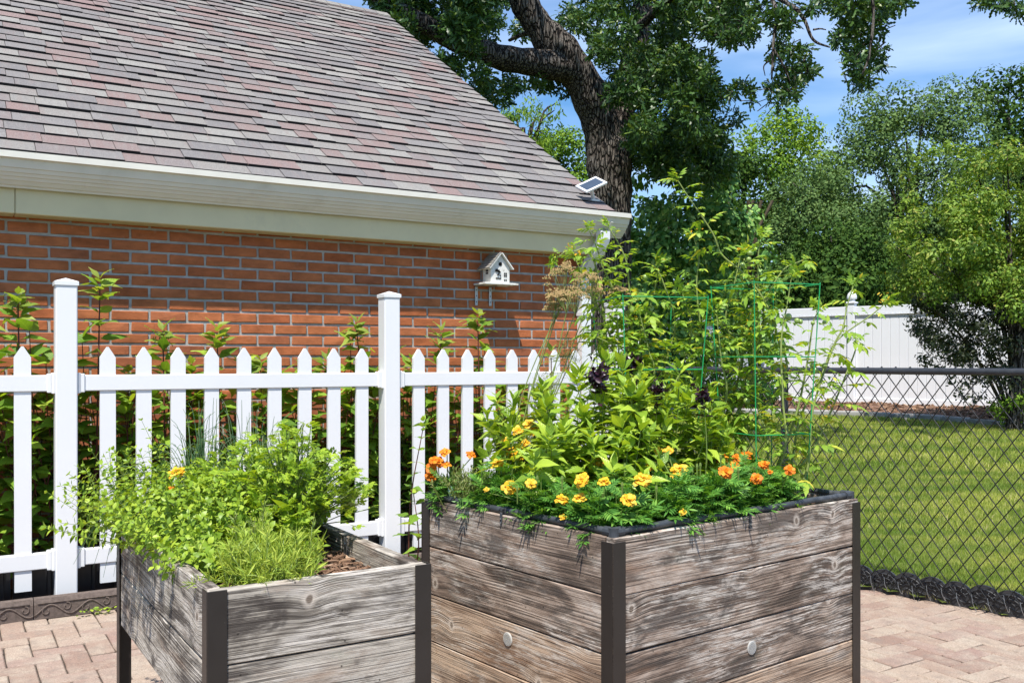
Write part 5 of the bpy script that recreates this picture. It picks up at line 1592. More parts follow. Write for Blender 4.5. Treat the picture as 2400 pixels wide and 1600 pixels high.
def marigolds():
    r = np.random.default_rng(111)
    # (label, soil s,t, spread s,t, stems, height, flower kind, flowers [(x,y,size)], depth)
    plants = [
        ('yellow marigold by the far left part of the rim, beside the grey-green thyme', (0.10, 0.70), (0.07, 0.15), 46, 0.15, FL_Y, [(1165, 1085, 30), (1195, 1057, 28), (1214, 1067, 36), (1213, 1007, 24), (1238, 993, 26), (1252, 1009, 26), (1185, 1032, 18), (1231, 1037, 22)]),
        ('yellow marigold spilling over the left rim above the dark knot hole', (0.09, 0.42), (0.07, 0.13), 60, 0.13, FL_Y, [(1196, 1141, 36), (1245, 1133, 26), (1140, 1146, 12)]),
        ('yellow marigold in the front corner of the larger planter, with flowers low by the rim', (0.14, 0.16), (0.10, 0.11), 80, 0.13, FL_Y, [(1317, 1169, 30), (1358, 1166, 30), (1320, 1210, 16)]),
        ('yellow marigold with four flowers in a cluster behind the front corner', (0.26, 0.27), (0.11, 0.10), 60, 0.15, FL_Y, [(1362, 1124, 34), (1415, 1128, 28), (1391, 1086, 32), (1424, 1087, 34)]),
        ('yellow marigold with two large blooms above the front part of the right rim', (0.40, 0.12), (0.13, 0.09), 90, 0.14, FL_Y, [(1505, 1123, 40), (1474, 1171, 36), (1525, 1091, 26), (1545, 1055, 18), (1567, 1055, 20)]),
        ('yellow marigold with one big bloom midway along the right rim', (0.60, 0.12), (0.12, 0.09), 90, 0.14, FL_Y, [(1590, 1101, 40), (1601, 1199, 16)]),
        ('orange marigold with clustered blooms towards the right end of the planter', (0.80, 0.15), (0.11, 0.10), 90, 0.15, FL_O, [(1692, 1072, 28), (1700, 1105, 34), (1720, 1090, 24), (1726, 1072, 20), (1750, 1065, 26)]),
        ('orange marigold with small blooms nearest the bare soil at the right end', (0.96, 0.14), (0.08, 0.09), 54, 0.13, FL_O, [(1772, 1120, 28), (1790, 1088, 26), (1851, 1100, 24), (1805, 1105, 12)]),
        ('reddish orange marigold leaning out over the far left corner of the larger planter', (0.05, 0.97), (0.04, 0.04), 16, 0.12, FL_OS + FL_O[:1], [(1044, 1057, 28), (1016, 1077, 26), (1029, 1081, 26), (1048, 1087, 26), (1009, 1096, 26), (1010, 1114, 28), (1106, 1064, 26)]),
    ]
    zs = 0.69
    for (lab, (cs, ct), (rs, rt), n, h, fls, flowers) in plants:
        c = BP(cs, ct, zs)
        root = thing('marigold_plant', c, lab, 'flower')
        L, st = Leaves(), MB()
        n = int(n * 0.9); h = h * 1.1
        for k in range(n):
            a, q = r.uniform(0, 6.28), math.sqrt(r.uniform(0, 1))
            s0, t0 = max(0.035, cs + 1.1 * rs * q * math.cos(a)), max(0.035, ct + 1.1 * rt * q * math.sin(a))
            b = BP(max(0.03, s0 * 0.8 + cs * 0.2), max(0.03, t0 * 0.8 + ct * 0.2), zs)
            tp = BP(s0, t0, zs + h * (1.05 - 0.5 * q * q) * r.uniform(0.6, 1.15))
            st.tube([b, tp], 0.0016, 4, cap=False)
            m = 9
            for j in range(m):
                f = (j + 0.5) / m
                p = b + (tp - b) * f
                aa = r.uniform(0, 6.28)
                o = np.array([math.cos(aa), math.sin(aa), 0])
                e = r.uniform(-0.1, 0.95)
                L.add(p, o * math.cos(e) + ZZ * math.sin(e), ZZ * math.cos(e) - o * math.sin(e) + r.normal(0, 0.35, 3), r.uniform(0.055, 0.088))
        L.bake('leaves', [T_mar], MAT['lf_marigold'], root)
        for i, (x, y, s) in enumerate(flowers):
            # depth: keep the bloom above its own plant
            best = None
            Yd = c[1] + (0.02 if y > 1120 else 0.12)
            rim_y = hit(x, y, BB, -b1 if x < 1432 else -b2)[1]
            Yd = float(np.clip(0.37 * FPX / (y - HZ), rim_y + 0.015, c[1] + 0.16))
            if 'far left corner' in lab: Yd = 3.56
            p = P(x, y, Yd)
            to_cam = unit(np.array([0, 0, EYE]) - p)
            nrm = unit(to_cam * 0.7 + ZZ * 0.75 + r.normal(0, 0.22, 3))
            a = unit(np.cross(nrm, [0.3, 1, 0.2])); R = np.stack([a, np.cross(nrm, a), nrm], 1)
            sc = s * 1.0 * Yd / FPX
            me = fls[i % len(fls)] if s > 20 else (fls[-1])
            f_ = link('flower', me, root, mx(R, p, (sc,) * 3))
            b = BP(np.clip(cs + r.normal(0, 0.03), 0.04, 1.2), np.clip(ct + r.normal(0, 0.03), 0.04, 1.0), zs)
            st.tube(smooth_path([b, (b + p) / 2 + ZZ * 0.02, p - nrm * 0.02, p - nrm * 0.004], 3), [0.0018] * 4 + [0.0018] * 3 + [0.003, 0.0055, 0.006][:3] if False else 0.0018, 4, cap=False)
            st.tube([p - nrm * 0.018, p - nrm * 0.010, p - nrm * 0.001], [0.0025, 0.005, 0.0065], 6)
        for k in range(3):
            p = BP(cs + r.normal(0, rs * 0.7), ct + r.normal(0, rt * 0.7), zs + h * r.uniform(0.9, 1.3))
            st.tube([p - ZZ * 0.05, p - ZZ * 0.012, p, p + ZZ * 0.01], [0.0015, 0.003, 0.005, 0.003], 6)
        st.build('stems', MAT['stem_green'], root, kind='stuff')
    # marigold in the herb planter
    root = thing('marigold_plant', QP(0.2, 0.85, 0.63), 'lone yellow-orange marigold blooming above the oregano in the smaller planter', 'flower')
    st = MB()
    for (x, y, s, fl) in ((413, 1106, 34, FL_Y[0]), (404, 1140, 18, FL_OS[0])):
        p = P(x, y, 3.0)
        nrm = unit(np.array([-0.2, -0.45, 0.9])); a = unit(np.cross(nrm, [0.3, 1, 0.2])); R = np.stack([a, np.cross(nrm, a), nrm], 1)
        link('flower', fl, root, mx(R, p, (s * 3.0 / FPX,) * 3))
        b = QP(0.22, 0.82, 0.63)
        st.tube(smooth_path([b, (b + p) / 2 + [0.02, 0, 0], p], 4), 0.002, 5)
    st.build('stem', MAT['stem_green'], root, kind='stuff')
marigolds()

# small gray-green thyme and plant tag
def thyme():
    r = np.random.default_rng(121)
    root = thing('thyme_plant', BP(0.12, 0.88, 0.69), 'wispy grey-green thyme at the left end of the larger planter', 'herb')
    cl_ = [(0.07, 0.93, 18), (0.10, 0.86, 26), (0.08, 0.78, 26), (0.15, 0.92, 26), (0.17, 0.82, 26), (0.10, 0.70, 16), (0.06, 0.86, 14)]
    needles(root, cl_, 0.16, 30, [leafT(0.28, 0.1, 0.1, (0.3, 1.0, 0.8, 0.1))], r, MAT['lf_thyme'], 0.015, BP, 0.69, 0.085, 0.0009, 0.3)
    p = P(1061, 1163, 3.52)
    m = MB()
    m.prism([(-0.008, -0.05), (0.008, -0.05), (0.014, 0.02), (0.011, 0.034), (0.0, 0.040), (-0.011, 0.034), (-0.014, 0.02)], 0.0012, np.stack([unit(np.array([0.9, 0.3, 0])), unit(np.array([-0.3, 0.9, 0])), unit(np.array([-0.22, 0, 1]))], 1), p)
    o = m.build('plant_tag', MAT['tag'], None)
    tag(o, 'pale blue-green plant tag stuck in the soil by the thyme', 'plant tag')
thyme()

# ---------------------------------------------------------------- basil
T_bas = [leafT(0.46, 0.22, 0.35, (0.06, 0.65, 1.0, 0.92, 0.6, 0.25, 0.02), 2, 0.02), leafT(0.5, 0.3, 0.2, (0.06, 0.7, 1.0, 0.88, 0.55, 0.22, 0.02), 2, 0.02), leafT(0.42, 0.15, 0.5, (0.06, 0.62, 0.97, 0.92, 0.62, 0.28, 0.02), 2, 0.03)]
ME_bas = [leafmesh(t, MAT['lf_basil']) for t in T_bas]
def basil():
    r = np.random.default_rng(131)
    spec = [
        ('basil plant with large glossy pointed leaves at the left, above the yellow marigolds', (0.24, 0.60), 0.17, 19, 0.38, 0.108),
        ('tall bright basil plant in the centre of the larger planter', (0.48, 0.52), 0.17, 20, 0.49, 0.105),
        ('basil plant nearest the front corner, leaning over the marigolds', (0.36, 0.34), 0.14, 13, 0.31, 0.098),
        ('basil plant right of centre below the purple flower heads', (0.68, 0.44), 0.16, 20, 0.49, 0.10),
        ('basil plant at the back left of the larger planter, below the dill', (0.36, 0.80), 0.15, 15, 0.49, 0.10),
        ('basil plant furthest right, against the tomato cage', (0.84, 0.38), 0.11, 11, 0.40, 0.09),
    ]
    for (lab, (cs, ct), sp, n, h, leaf) in spec:
        root = thing('basil_plant', BP(cs, ct, 0.69), lab, 'basil')
        L, st = Leaves(), MB()
        for k in range(n):
            a, q = r.uniform(0, 6.28), math.sqrt(r.uniform(0, 1))
            b = BP(cs + 0.5 * sp * q * math.cos(a), ct + 0.5 * sp * q * math.sin(a), 0.68)
            tp = b + (b1 * math.cos(a) + b2 * math.sin(a)) * sp * q * 0.9 + ZZ * h * (1.05 - 0.4 * q * q) * r.uniform(0.78, 1.08)
            shoot(L, b, tp, 8, leaf, r, st, 0.003, 0.3, 0.22, lambda f: 1.05 - 0.25 * f, 0.05)
            shoot(L, tp - ZZ * 0.01, tp + ZZ * 0.02, 2, leaf * 0.55, r, None, 0.002, 0.0, 0.6)
        o = np.argsort([-(p[2]) + 0.3 * p[1] for p in L.p])
        for arr in (L.p, L.d, L.u, L.s): arr[:] = [arr[i] for i in o]
        top = Leaves(); low = Leaves()
        for i in range(len(L.p)):
            (top if i < 150 else low).add(L.p[i], L.d[i], L.u[i], L.s[i])
        top.objects('leaf', ME_bas, root, 300)
        low.bake('leaves_below', T_bas, MAT['lf_basil'], root)
        st.build('stem', MAT['stem_green'], root, smooth=True, kind='stuff')
basil()

def purple_basil():
    r = np.random.default_rng(141)
    spots = [(1400, 885, 3.42, 28, 'purple basil with ruffled dark leaves at the left of the purple heads'), (1478, 850, 3.55, 22, 'tall purple basil head standing highest among the basil tips'),
             (1488, 930, 3.42, 18, 'dark purple basil flower head low beside the purple leaves'), (1542, 918, 3.40, 22, 'dark red-purple basil flower head in the middle of the basil'),
             (1648, 930, 3.46, 22, 'dark red-purple basil flower head furthest right')]
    for (x, y, Yd, s, lab) in spots:
        p = P(x, y, Yd)
        root = thing('purple_basil', p, lab, 'basil')
        L, st = Leaves(), MB()
        b = np.array([p[0], p[1], 0.70])
        shoot(L, b, p, 4, 0.035, r, st, 0.003, 0.8, 0.25, None, 0.03)
        n = 60
        for k in range(n):
            q = p + r.normal(0, 1, 3) * [0.9, 0.9, 1.25] * s / 2.5 * Yd / FPX
            L.add(q, rdir(1, r)[0] + ZZ * 0.4, rdir(1, r)[0], r.uniform(0.012, 0.026) * (1.4 if s > 25 else 1))
        L.bake('leaves', [leafT(0.7, 0.4, 0.3, (0.2, 0.9, 1, 0.7, 0.1), 2, 0.08)], MAT['lf_purple'], root)
        st.build('stem', MAT['stem_green'], root, smooth=True)
purple_basil()

# ---------------------------------------------------------------- dill with dry umbels
def dill():
    r = np.random.default_rng(151)
    base = BP(0.32, 0.92, 0.69)
    root = thing('dill_plant', base, 'dill with dry tan umbel seed heads in front of the downspout', 'herb')
    st, sd = MB(), MB()
    L = Leaves()
    ub = [(1320, 655, 3.72, 42), (1378, 668, 3.75, 34), (1300, 700, 3.70, 26), (1345, 700, 3.70, 34), (1300, 722, 3.72, 26), (1325, 705, 3.65, 28), (1450, 690, 3.9, 22), (1392, 690, 3.8, 24)]
    for (x, y, Yd, s) in ub:
        p = P(x, y, Yd)
        R_ = s * Yd / FPX
        hub = p - ZZ * R_ * 1.0 + U2 * R_ * 0.1
        mid = np.array([(hub[0] + base[0]) / 2 + r.normal(0, 0.03), (hub[1] + base[1]) / 2, (hub[2] + base[2]) / 2])
        st.tube(smooth_path([base, mid, hub], 5), 0.0022, 5, cap=False)
        for k in range(24):
            a, q = r.uniform(0, 6.28), math.sqrt(r.uniform(0, 1))
            e = p + np.array([math.cos(a), math.sin(a), 0]) * R_ * q + ZZ * (0.75 * R_ * (1 - q * q) + r.normal(0, 0.1) * R_)
            st.tube([hub, (hub + e) / 2 + (e - p) * 0.12, e], 0.0007, 3, cap=False)
            for j in range(12):
                d = rdir(1, r)[0]; d[2] = abs(d[2]) * 0.7
                f = e + d * R_ * 0.24
                st.tube([e, f], 0.0004, 3, cap=False)
                V, F = cbox(0.0036, 0.0026, 0.0048); sd.add(V, F, None, f)
    for k in range(60):
        f = r.uniform(0.1, 0.8)
        p = base + (P(1370, 720, 3.8) - base) * f + r.normal(0, 0.025, 3)
        for j in range(16):
            L.add(p + rdir(1, r)[0] * 0.01, rdir(1, r)[0] + ZZ * 0.3, rdir(1, r)[0], r.uniform(0.03, 0.06))
    sd.build('seeds', MAT['lf_dill'], root, kind='stuff')
    st.build('stems', MAT['stem_tom'], root, kind='stuff')
    L.bake('fronds', [leafT(0.03, 0, 0.1, (1, 1, 0.4))], MAT['lf_thyme'], root)
dill()

# ---------------------------------------------------------------- tomato cages
def cages():
    def cage(c, w, top, rings, legs_z, ang, lab):
        root = thing('tomato_cage', [c[0], c[1], 0.69], lab, 'plant cage', 'green wire tomato cages')
        ex = np.array([math.cos(ang), math.sin(ang), 0]); ey = np.array([-math.sin(ang), math.cos(ang), 0])
        cr = [(-1, -1), (1, -1), (1, 1), (-1, 1)]
        def corner(k, z):
            f = 1.0 - 0.28 * (top - z) / (top - legs_z)
            return np.array([c[0], c[1], 0]) + (ex * cr[k][0] + ey * cr[k][1]) * w / 2 * f + ZZ * z
        for z in rings:
            pts = [corner(k % 4, z) for k in range(5)]
            m = MB()
            for k in range(4):
                m.tube([pts[k], pts[k + 1]], 0.0021, 7)
            o = m.build('ring', MAT['cage'], root)
        for k in range(4):
            m = MB(); m.tube([corner(k, legs_z), corner(k, top + 0.008)], 0.0022, 7); m.build('leg', MAT['cage'], root)
    cB = BP(1.13, 0.30); cA = BP(0.87, 0.68)
    cage(cB, 0.30, 1.545, (1.545, 1.265, 0.965), 0.62, rad(20), 'green wire tomato cage at the right, its square top clear above the leaves')
    cage(cA, 0.36, 1.50, (1.50, 1.215, 0.93), 0.62, rad(14), 'green wire tomato cage at the left, mostly buried in tomato leaves')
    cC = BP(1.0, 0.52)
cages()

# ---------------------------------------------------------------- tomato plants
T_tl = toothT(0.62, 3, 0.28, 0.2, 0.3)
def tomleafT(r):
    items = [(T_tl, (0, 0.72, 0), r.normal(0, .1), -0.15, 0.36)]
    for k, y in enumerate((0.25, 0.48, 0.66)):
        s = (0.24, 0.31, 0.28)[k]
        items += [(T_tl, (0, y, 0), 1.15 + r.normal(0, .15), -0.15 + r.normal(0, .15), s * r.uniform(.8, 1.15)), (T_tl, (0, y + 0.02, 0), -1.15 + r.normal(0, .15), -0.15 + r.normal(0, .15), s * r.uniform(.8, 1.15))]
    V, F, UV = compT(items)
    s = MB(); s.tube([(0, 0, 0), (0, 0.4, 0.0), (0, 0.75, 0)], [0.012, 0.009, 0.006], 4, cap=False)
    SV = np.concatenate(s.V); SF = np.array([f for f in s.F if len(f) == 4])
    F = np.concatenate([F, SF + len(V)]); UV = np.concatenate([UV, np.zeros((len(SV), 2))]); V = np.concatenate([V, SV])
    V = V.copy(); V[:, 2] -= r.uniform(0.15, 0.5) * V[:, 1] ** 2
    V[:, 0] += r.normal(0, 0.1) * V[:, 1] ** 2
    return V, F, UV
_r = np.random.default_rng(161)
T_tom = [tomleafT(_r) for _ in range(5)]
def tomatoes():
    r = np.random.default_rng(171)
    def plant(lab, stems, fruit, base, step=0.052, lsz=(0.10, 0.19)):
        root = thing('tomato_plant', base, lab, 'tomato plant')
        L, st = Leaves(), MB()
        for pts in stems:
            pp = [base] if pts[0] is None else []
            pp += [P(*q) for q in pts if q is not None]
            path = smooth_path(pp, 8)
            d = np.concatenate([[0], np.cumsum(np.linalg.norm(np.diff(path, axis=0), axis=1))])
            st.tube(path, np.linspace(0.0058, 0.0022, len(path)), 6, cap=False)
            s = 0.12 if pts[0] is None else 0.03
            a = r.uniform(0, 6.28)
            while s < d[-1]:
                p = np.array([np.interp(s, d, path[:, j]) for j in range(3)])
                p2 = np.array([np.interp(min(d[-1], s + 0.02), d, path[:, j]) for j in range(3)])
                ax = unit(p2 - p + [0, 0, 1e-6])
                a += 2.4
                u0 = unit(np.cross(ax, [0.2, 0.9, 0.1])); v0 = np.cross(ax, u0)
                o = u0 * math.cos(a) + v0 * math.sin(a)
                e = r.uniform(0.15, 0.8)
                f = s / d[-1]
                dd = o * math.cos(e) + ZZ * math.sin(e) * 0.8
                L.add(p, dd, ZZ + r.normal(0, 0.25, 3) - o * 0.3, r.uniform(*lsz) * (1.0 - 0.45 * max(0, f - 0.75) / 0.25))
                s += step * r.uniform(0.6, 1.3)
            tp = path[-1]; axx = unit(path[-1] - path[-2])
            for k in range(5):
                L.add(tp, axx + rdir(1, r)[0] * 0.7, rdir(1, r)[0] + ZZ, r.uniform(0.05, 0.085))
        L.bake('leaves', T_tom, MAT['lf_tomato'], root)
        st.build('stems', MAT['stem_tom'], root, smooth=True, kind='stuff')
        for (x, y, Yd, rr, red) in fruit:
            p = P(x, y, Yd)
            m = MB(); m.lathe([(0, 1.0), (0.4, 0.94), (0.75, 0.7), (0.98, 0.2), (0.93, -0.4), (0.6, -0.82), (0.0, -0.97)], 12)
            me = newmesh('tomato', np.concatenate(m.V), m.F, True)
            q = rr * Yd / FPX
            link('tomato', me, root, mx(np.eye(3), p, (q, q, q)), MAT['tom_red'] if red else MAT['tom_green'])
        # flower trusses
        m = MB()
        for k in range(5):
            j = r.integers(len(L.p)); p = L.p[j] + ZZ * 0.03
            for i in range(7):
                V, F = cbox(0.004, 0.012, 0.002); R = frames(rdir(1, r), rdir(1, r))[0]; m.add(V, F, R, p + r.normal(0, 0.012, 3))
        m.build('yellow_blossoms', MAT['pet_yellow'], root, kind='stuff')
    # the right plant, thin and leggy over the right cage
    plant('tomato vine sprawling out of the right cage towards the white fence',
          [[None, (1885, 1120, 3.65), (1905, 960, 3.68), (1951, 818, 3.7), (1976, 767, 3.7), (1984, 723, 3.72), (1999, 672, 3.74)],
           [None, (1850, 1100, 3.75), (1875, 980, 3.8), (1925, 880, 3.85), (1960, 800, 3.9), (2040, 740, 3.9), (2070, 715, 3.9)],
           [None, (1840, 1050, 3.6), (1835, 940, 3.62), (1831, 800, 3.65), (1846, 708, 3.68), (1854, 655, 3.68)],
           [None, (1900, 1060, 3.8), (1990, 860, 3.9), (2010, 800, 3.9)],
           [None, (1860, 990, 3.7), (1890, 860, 3.7), (1905, 760, 3.7), (1915, 735, 3.7)],
           [None, (1800, 1040, 3.75), (1770, 930, 3.8), (1765, 800, 3.8)]],
          [(1848, 742, 3.66, 8, 0), (1868, 752, 3.66, 7, 0), (1876, 754, 3.67, 6, 0), (1933, 857, 3.7, 7, 0), (1903, 855, 3.7, 6, 0), (1911, 868, 3.7, 8, 0), (1809, 810, 3.7, 5, 0), (1932, 755, 3.7, 5, 0), (1850, 932, 3.7, 8, 1), (1905, 757, 3.7, 5, 0), (1750, 940, 3.8, 8, 0), (1745, 985, 3.8, 8, 0), (1748, 1000, 3.8, 7, 0)],
          BP(1.12, 0.30, 0.69), 0.036, (0.075, 0.13))
    # middle plant with the long shoot reaching up left
    plant('tomato plant whose long shoot arches up to the highest point above the cages',
          [[None, (1830, 900, 3.8), (1822, 790, 3.82), (1793, 708, 3.85), (1744, 642, 3.85), (1693, 598, 3.85), (1672, 550, 3.85), (1640, 500, 3.85), (1612, 460, 3.85), (1590, 425, 3.85)],
           [None, (1780, 800, 3.9), (1777, 670, 3.9), (1777, 601, 3.9), (1785, 560, 3.9)],
           [None, (1740, 850, 3.95), (1700, 760, 3.95), (1725, 650, 3.95), (1735, 600, 3.95)],
           [None, (1700, 900, 3.9), (1650, 800, 3.9), (1633, 678, 3.9), (1638, 602, 3.9), (1627, 560, 3.9)],
           [None, (1760, 900, 3.85), (1770, 760, 3.85), (1830, 640, 3.85), (1880, 610, 3.85)],
           [None, (1700, 950, 3.8), (1690, 840, 3.8), (1680, 740, 3.8)],
           [None, (1730, 960, 3.85), (1735, 860, 3.85), (1750, 760, 3.85)]],
          [(1740, 622, 3.86, 7, 0), (1755, 608, 3.86, 6, 0), (1757, 593, 3.86, 6, 0), (1700, 830, 3.8, 6, 0)],
          BP(1.0, 0.55, 0.69), 0.022, (0.08, 0.145))
    plant('dense tomato plant filling the left cage in front of the tree trunk',
          [[None, (1500, 850, 3.95), (1436, 676, 3.95), (1413, 627, 3.95), (1400, 584, 3.95), (1383, 545, 3.95)],
           [None, (1480, 800, 4.0), (1472, 643, 4.0), (1467, 610, 4.0), (1449, 569, 4.0), (1428, 535, 4.0)],
           [None, (1560, 850, 3.95), (1582, 755, 3.95), (1556, 666, 3.95), (1540, 630, 3.95)],
           [None, (1500, 800, 4.0), (1530, 700, 4.0), (1545, 620, 4.0)],
           [None, (1440, 850, 3.9), (1420, 760, 3.9), (1390, 700, 3.9), (1350, 610, 3.9)],
           [None, (1600, 850, 3.9), (1620, 760, 3.9), (1600, 690, 3.9)],
           [None, (1530, 900, 3.85), (1520, 820, 3.85), (1500, 740, 3.85)],
           [None, (1580, 900, 3.85), (1640, 820, 3.85), (1660, 720, 3.85)],
           [None, (1450, 900, 3.85), (1450, 800, 3.85), (1445, 730, 3.85)],
           [None, (1400, 640, 3.95), (1340, 590, 3.95), (1310, 600, 3.95)],
           [None, (1480, 900, 3.8), (1470, 830, 3.8), (1400, 790, 3.8)]],
          [(1482, 728, 3.95, 10, 0), (1512, 650, 3.95, 7, 0), (1600, 830, 3.9, 7, 0), (1560, 800, 3.9, 7, 0)],
          BP(0.78, 0.74, 0.69), 0.019, (0.08, 0.14))
tomatoes()
# ---------------------------------------------------------------- trees
T_oak = compT([(leafT(0.34, 0.1, 0.2, (0.1, 0.8, 0.45, 1.0, 0.5, 0.9, 0.1)), (0, 0, 0), 0, 0, 1.0)])
T_tree = leafT(0.55, 0.15, 0.2, (0.1, 1.0, 0.7, 0.05))
T_quad = leafT(0.6, 0.2, 0.1, (0.15, 1.0, 0.1))

def sphere_leaves(L, centers, radii, dens, leaf, r, flat=0.8, shell=0.45, upb=0.4, droop=0.0):
    for c, R in zip(centers, radii):
        n = int(dens * R * R)
        if n < 3: continue
        d = rdir(n, r)
        d[:, 2] *= flat
        q = r.uniform(shell, 1, n) ** 0.6
        p = c + d * (R * q)[:, None]
        nd = unit(d + rdir(n, r) * 0.5 + np.array([0, 0, upb]))
        ld = unit(np.cross(nd, rdir(n, r)) + d * 0.3 - np.array([0, 0, droop]))
        L.p.extend(p); L.d.extend(ld); L.u.extend(nd); L.s.extend(leaf * r.uniform(0.6, 1.25, n))

def crown_centres(c, rx, ry, rz, n, cr, r, shell=0.55, low=-1.0):
    out, rr = [], []
    while len(out) < n:
        d = rdir(1, r)[0]
        if d[2] < low: continue
        q = r.uniform(shell, 1.0)
        out.append(c + d * np.array([rx, ry, rz]) * q); rr.append(cr * r.uniform(0.6, 1.25))
    return out, rr

def tree(name, lab, cat, px, py, Y, wpx, hpx, n, crpx, dens, leafpx, mat, seed, group=None, tmpl=None, base_z=0.3, depth=0.7, droop=0.0, trunk_r=None, shell=0.45, extra=None, spikes=0):
    r = np.random.default_rng(seed)
    k = Y / FPX
    c = P(px, py, Y)
    root = thing(name, [c[0], c[1], base_z], lab, cat, group)
    cen, rr = crown_centres(c, wpx * k, wpx * k * depth, hpx * k, n, crpx * k, r)
    if extra:
        for (ex, ey, er) in extra: cen.append(P(ex, ey, Y)); rr.append(er * k)
    # inner mass
    L = Leaves()
    lf = leafpx * k * 1.15
    sphere_leaves(L, cen, rr, dens / 150.0 * 9.0 / (lf * lf), lf, r, droop=droop, shell=shell)
    for _ in range(spikes):
        a = r.uniform(-1, 1)
        b = c + np.array([a * wpx * k * 0.9, r.normal(0, 0.2) * wpx * k, hpx * k * math.sqrt(max(0.05, 1 - a * a))])
        for j in range(26):
            f = r.uniform(0, 1)
            L.add(b + np.array([f * r.normal(0, .1), 0, f * 50 * k]) + r.normal(0, 5 * k, 3), rdir(1, r)[0] + ZZ * 0.8, rdir(1, r)[0], leafpx * k)
    L.bake('crown', tmpl or [T_quad], mat, root)
    m = MB()
    tr = trunk_r or 0.02 * hpx * k + 0.12
    b = np.array([c[0], c[1], base_z - 0.2])
    m.tube(smooth_path([b, (b + c) / 2 + r.normal(0, 0.1, 3), c], 4), np.linspace(tr, tr * 0.5, 9), 10)
    for q in cen[:: max(1, len(cen) // 9)]:
        m.tube(smooth_path([b + (c - b) * r.uniform(0.5, 0.9), (c + q) / 2 - ZZ * 0.2, q], 4), np.linspace(tr * 0.4, tr * 0.08, 9), 6)
    m.build('trunk', MAT['bark'], root, smooth=True)
    return root

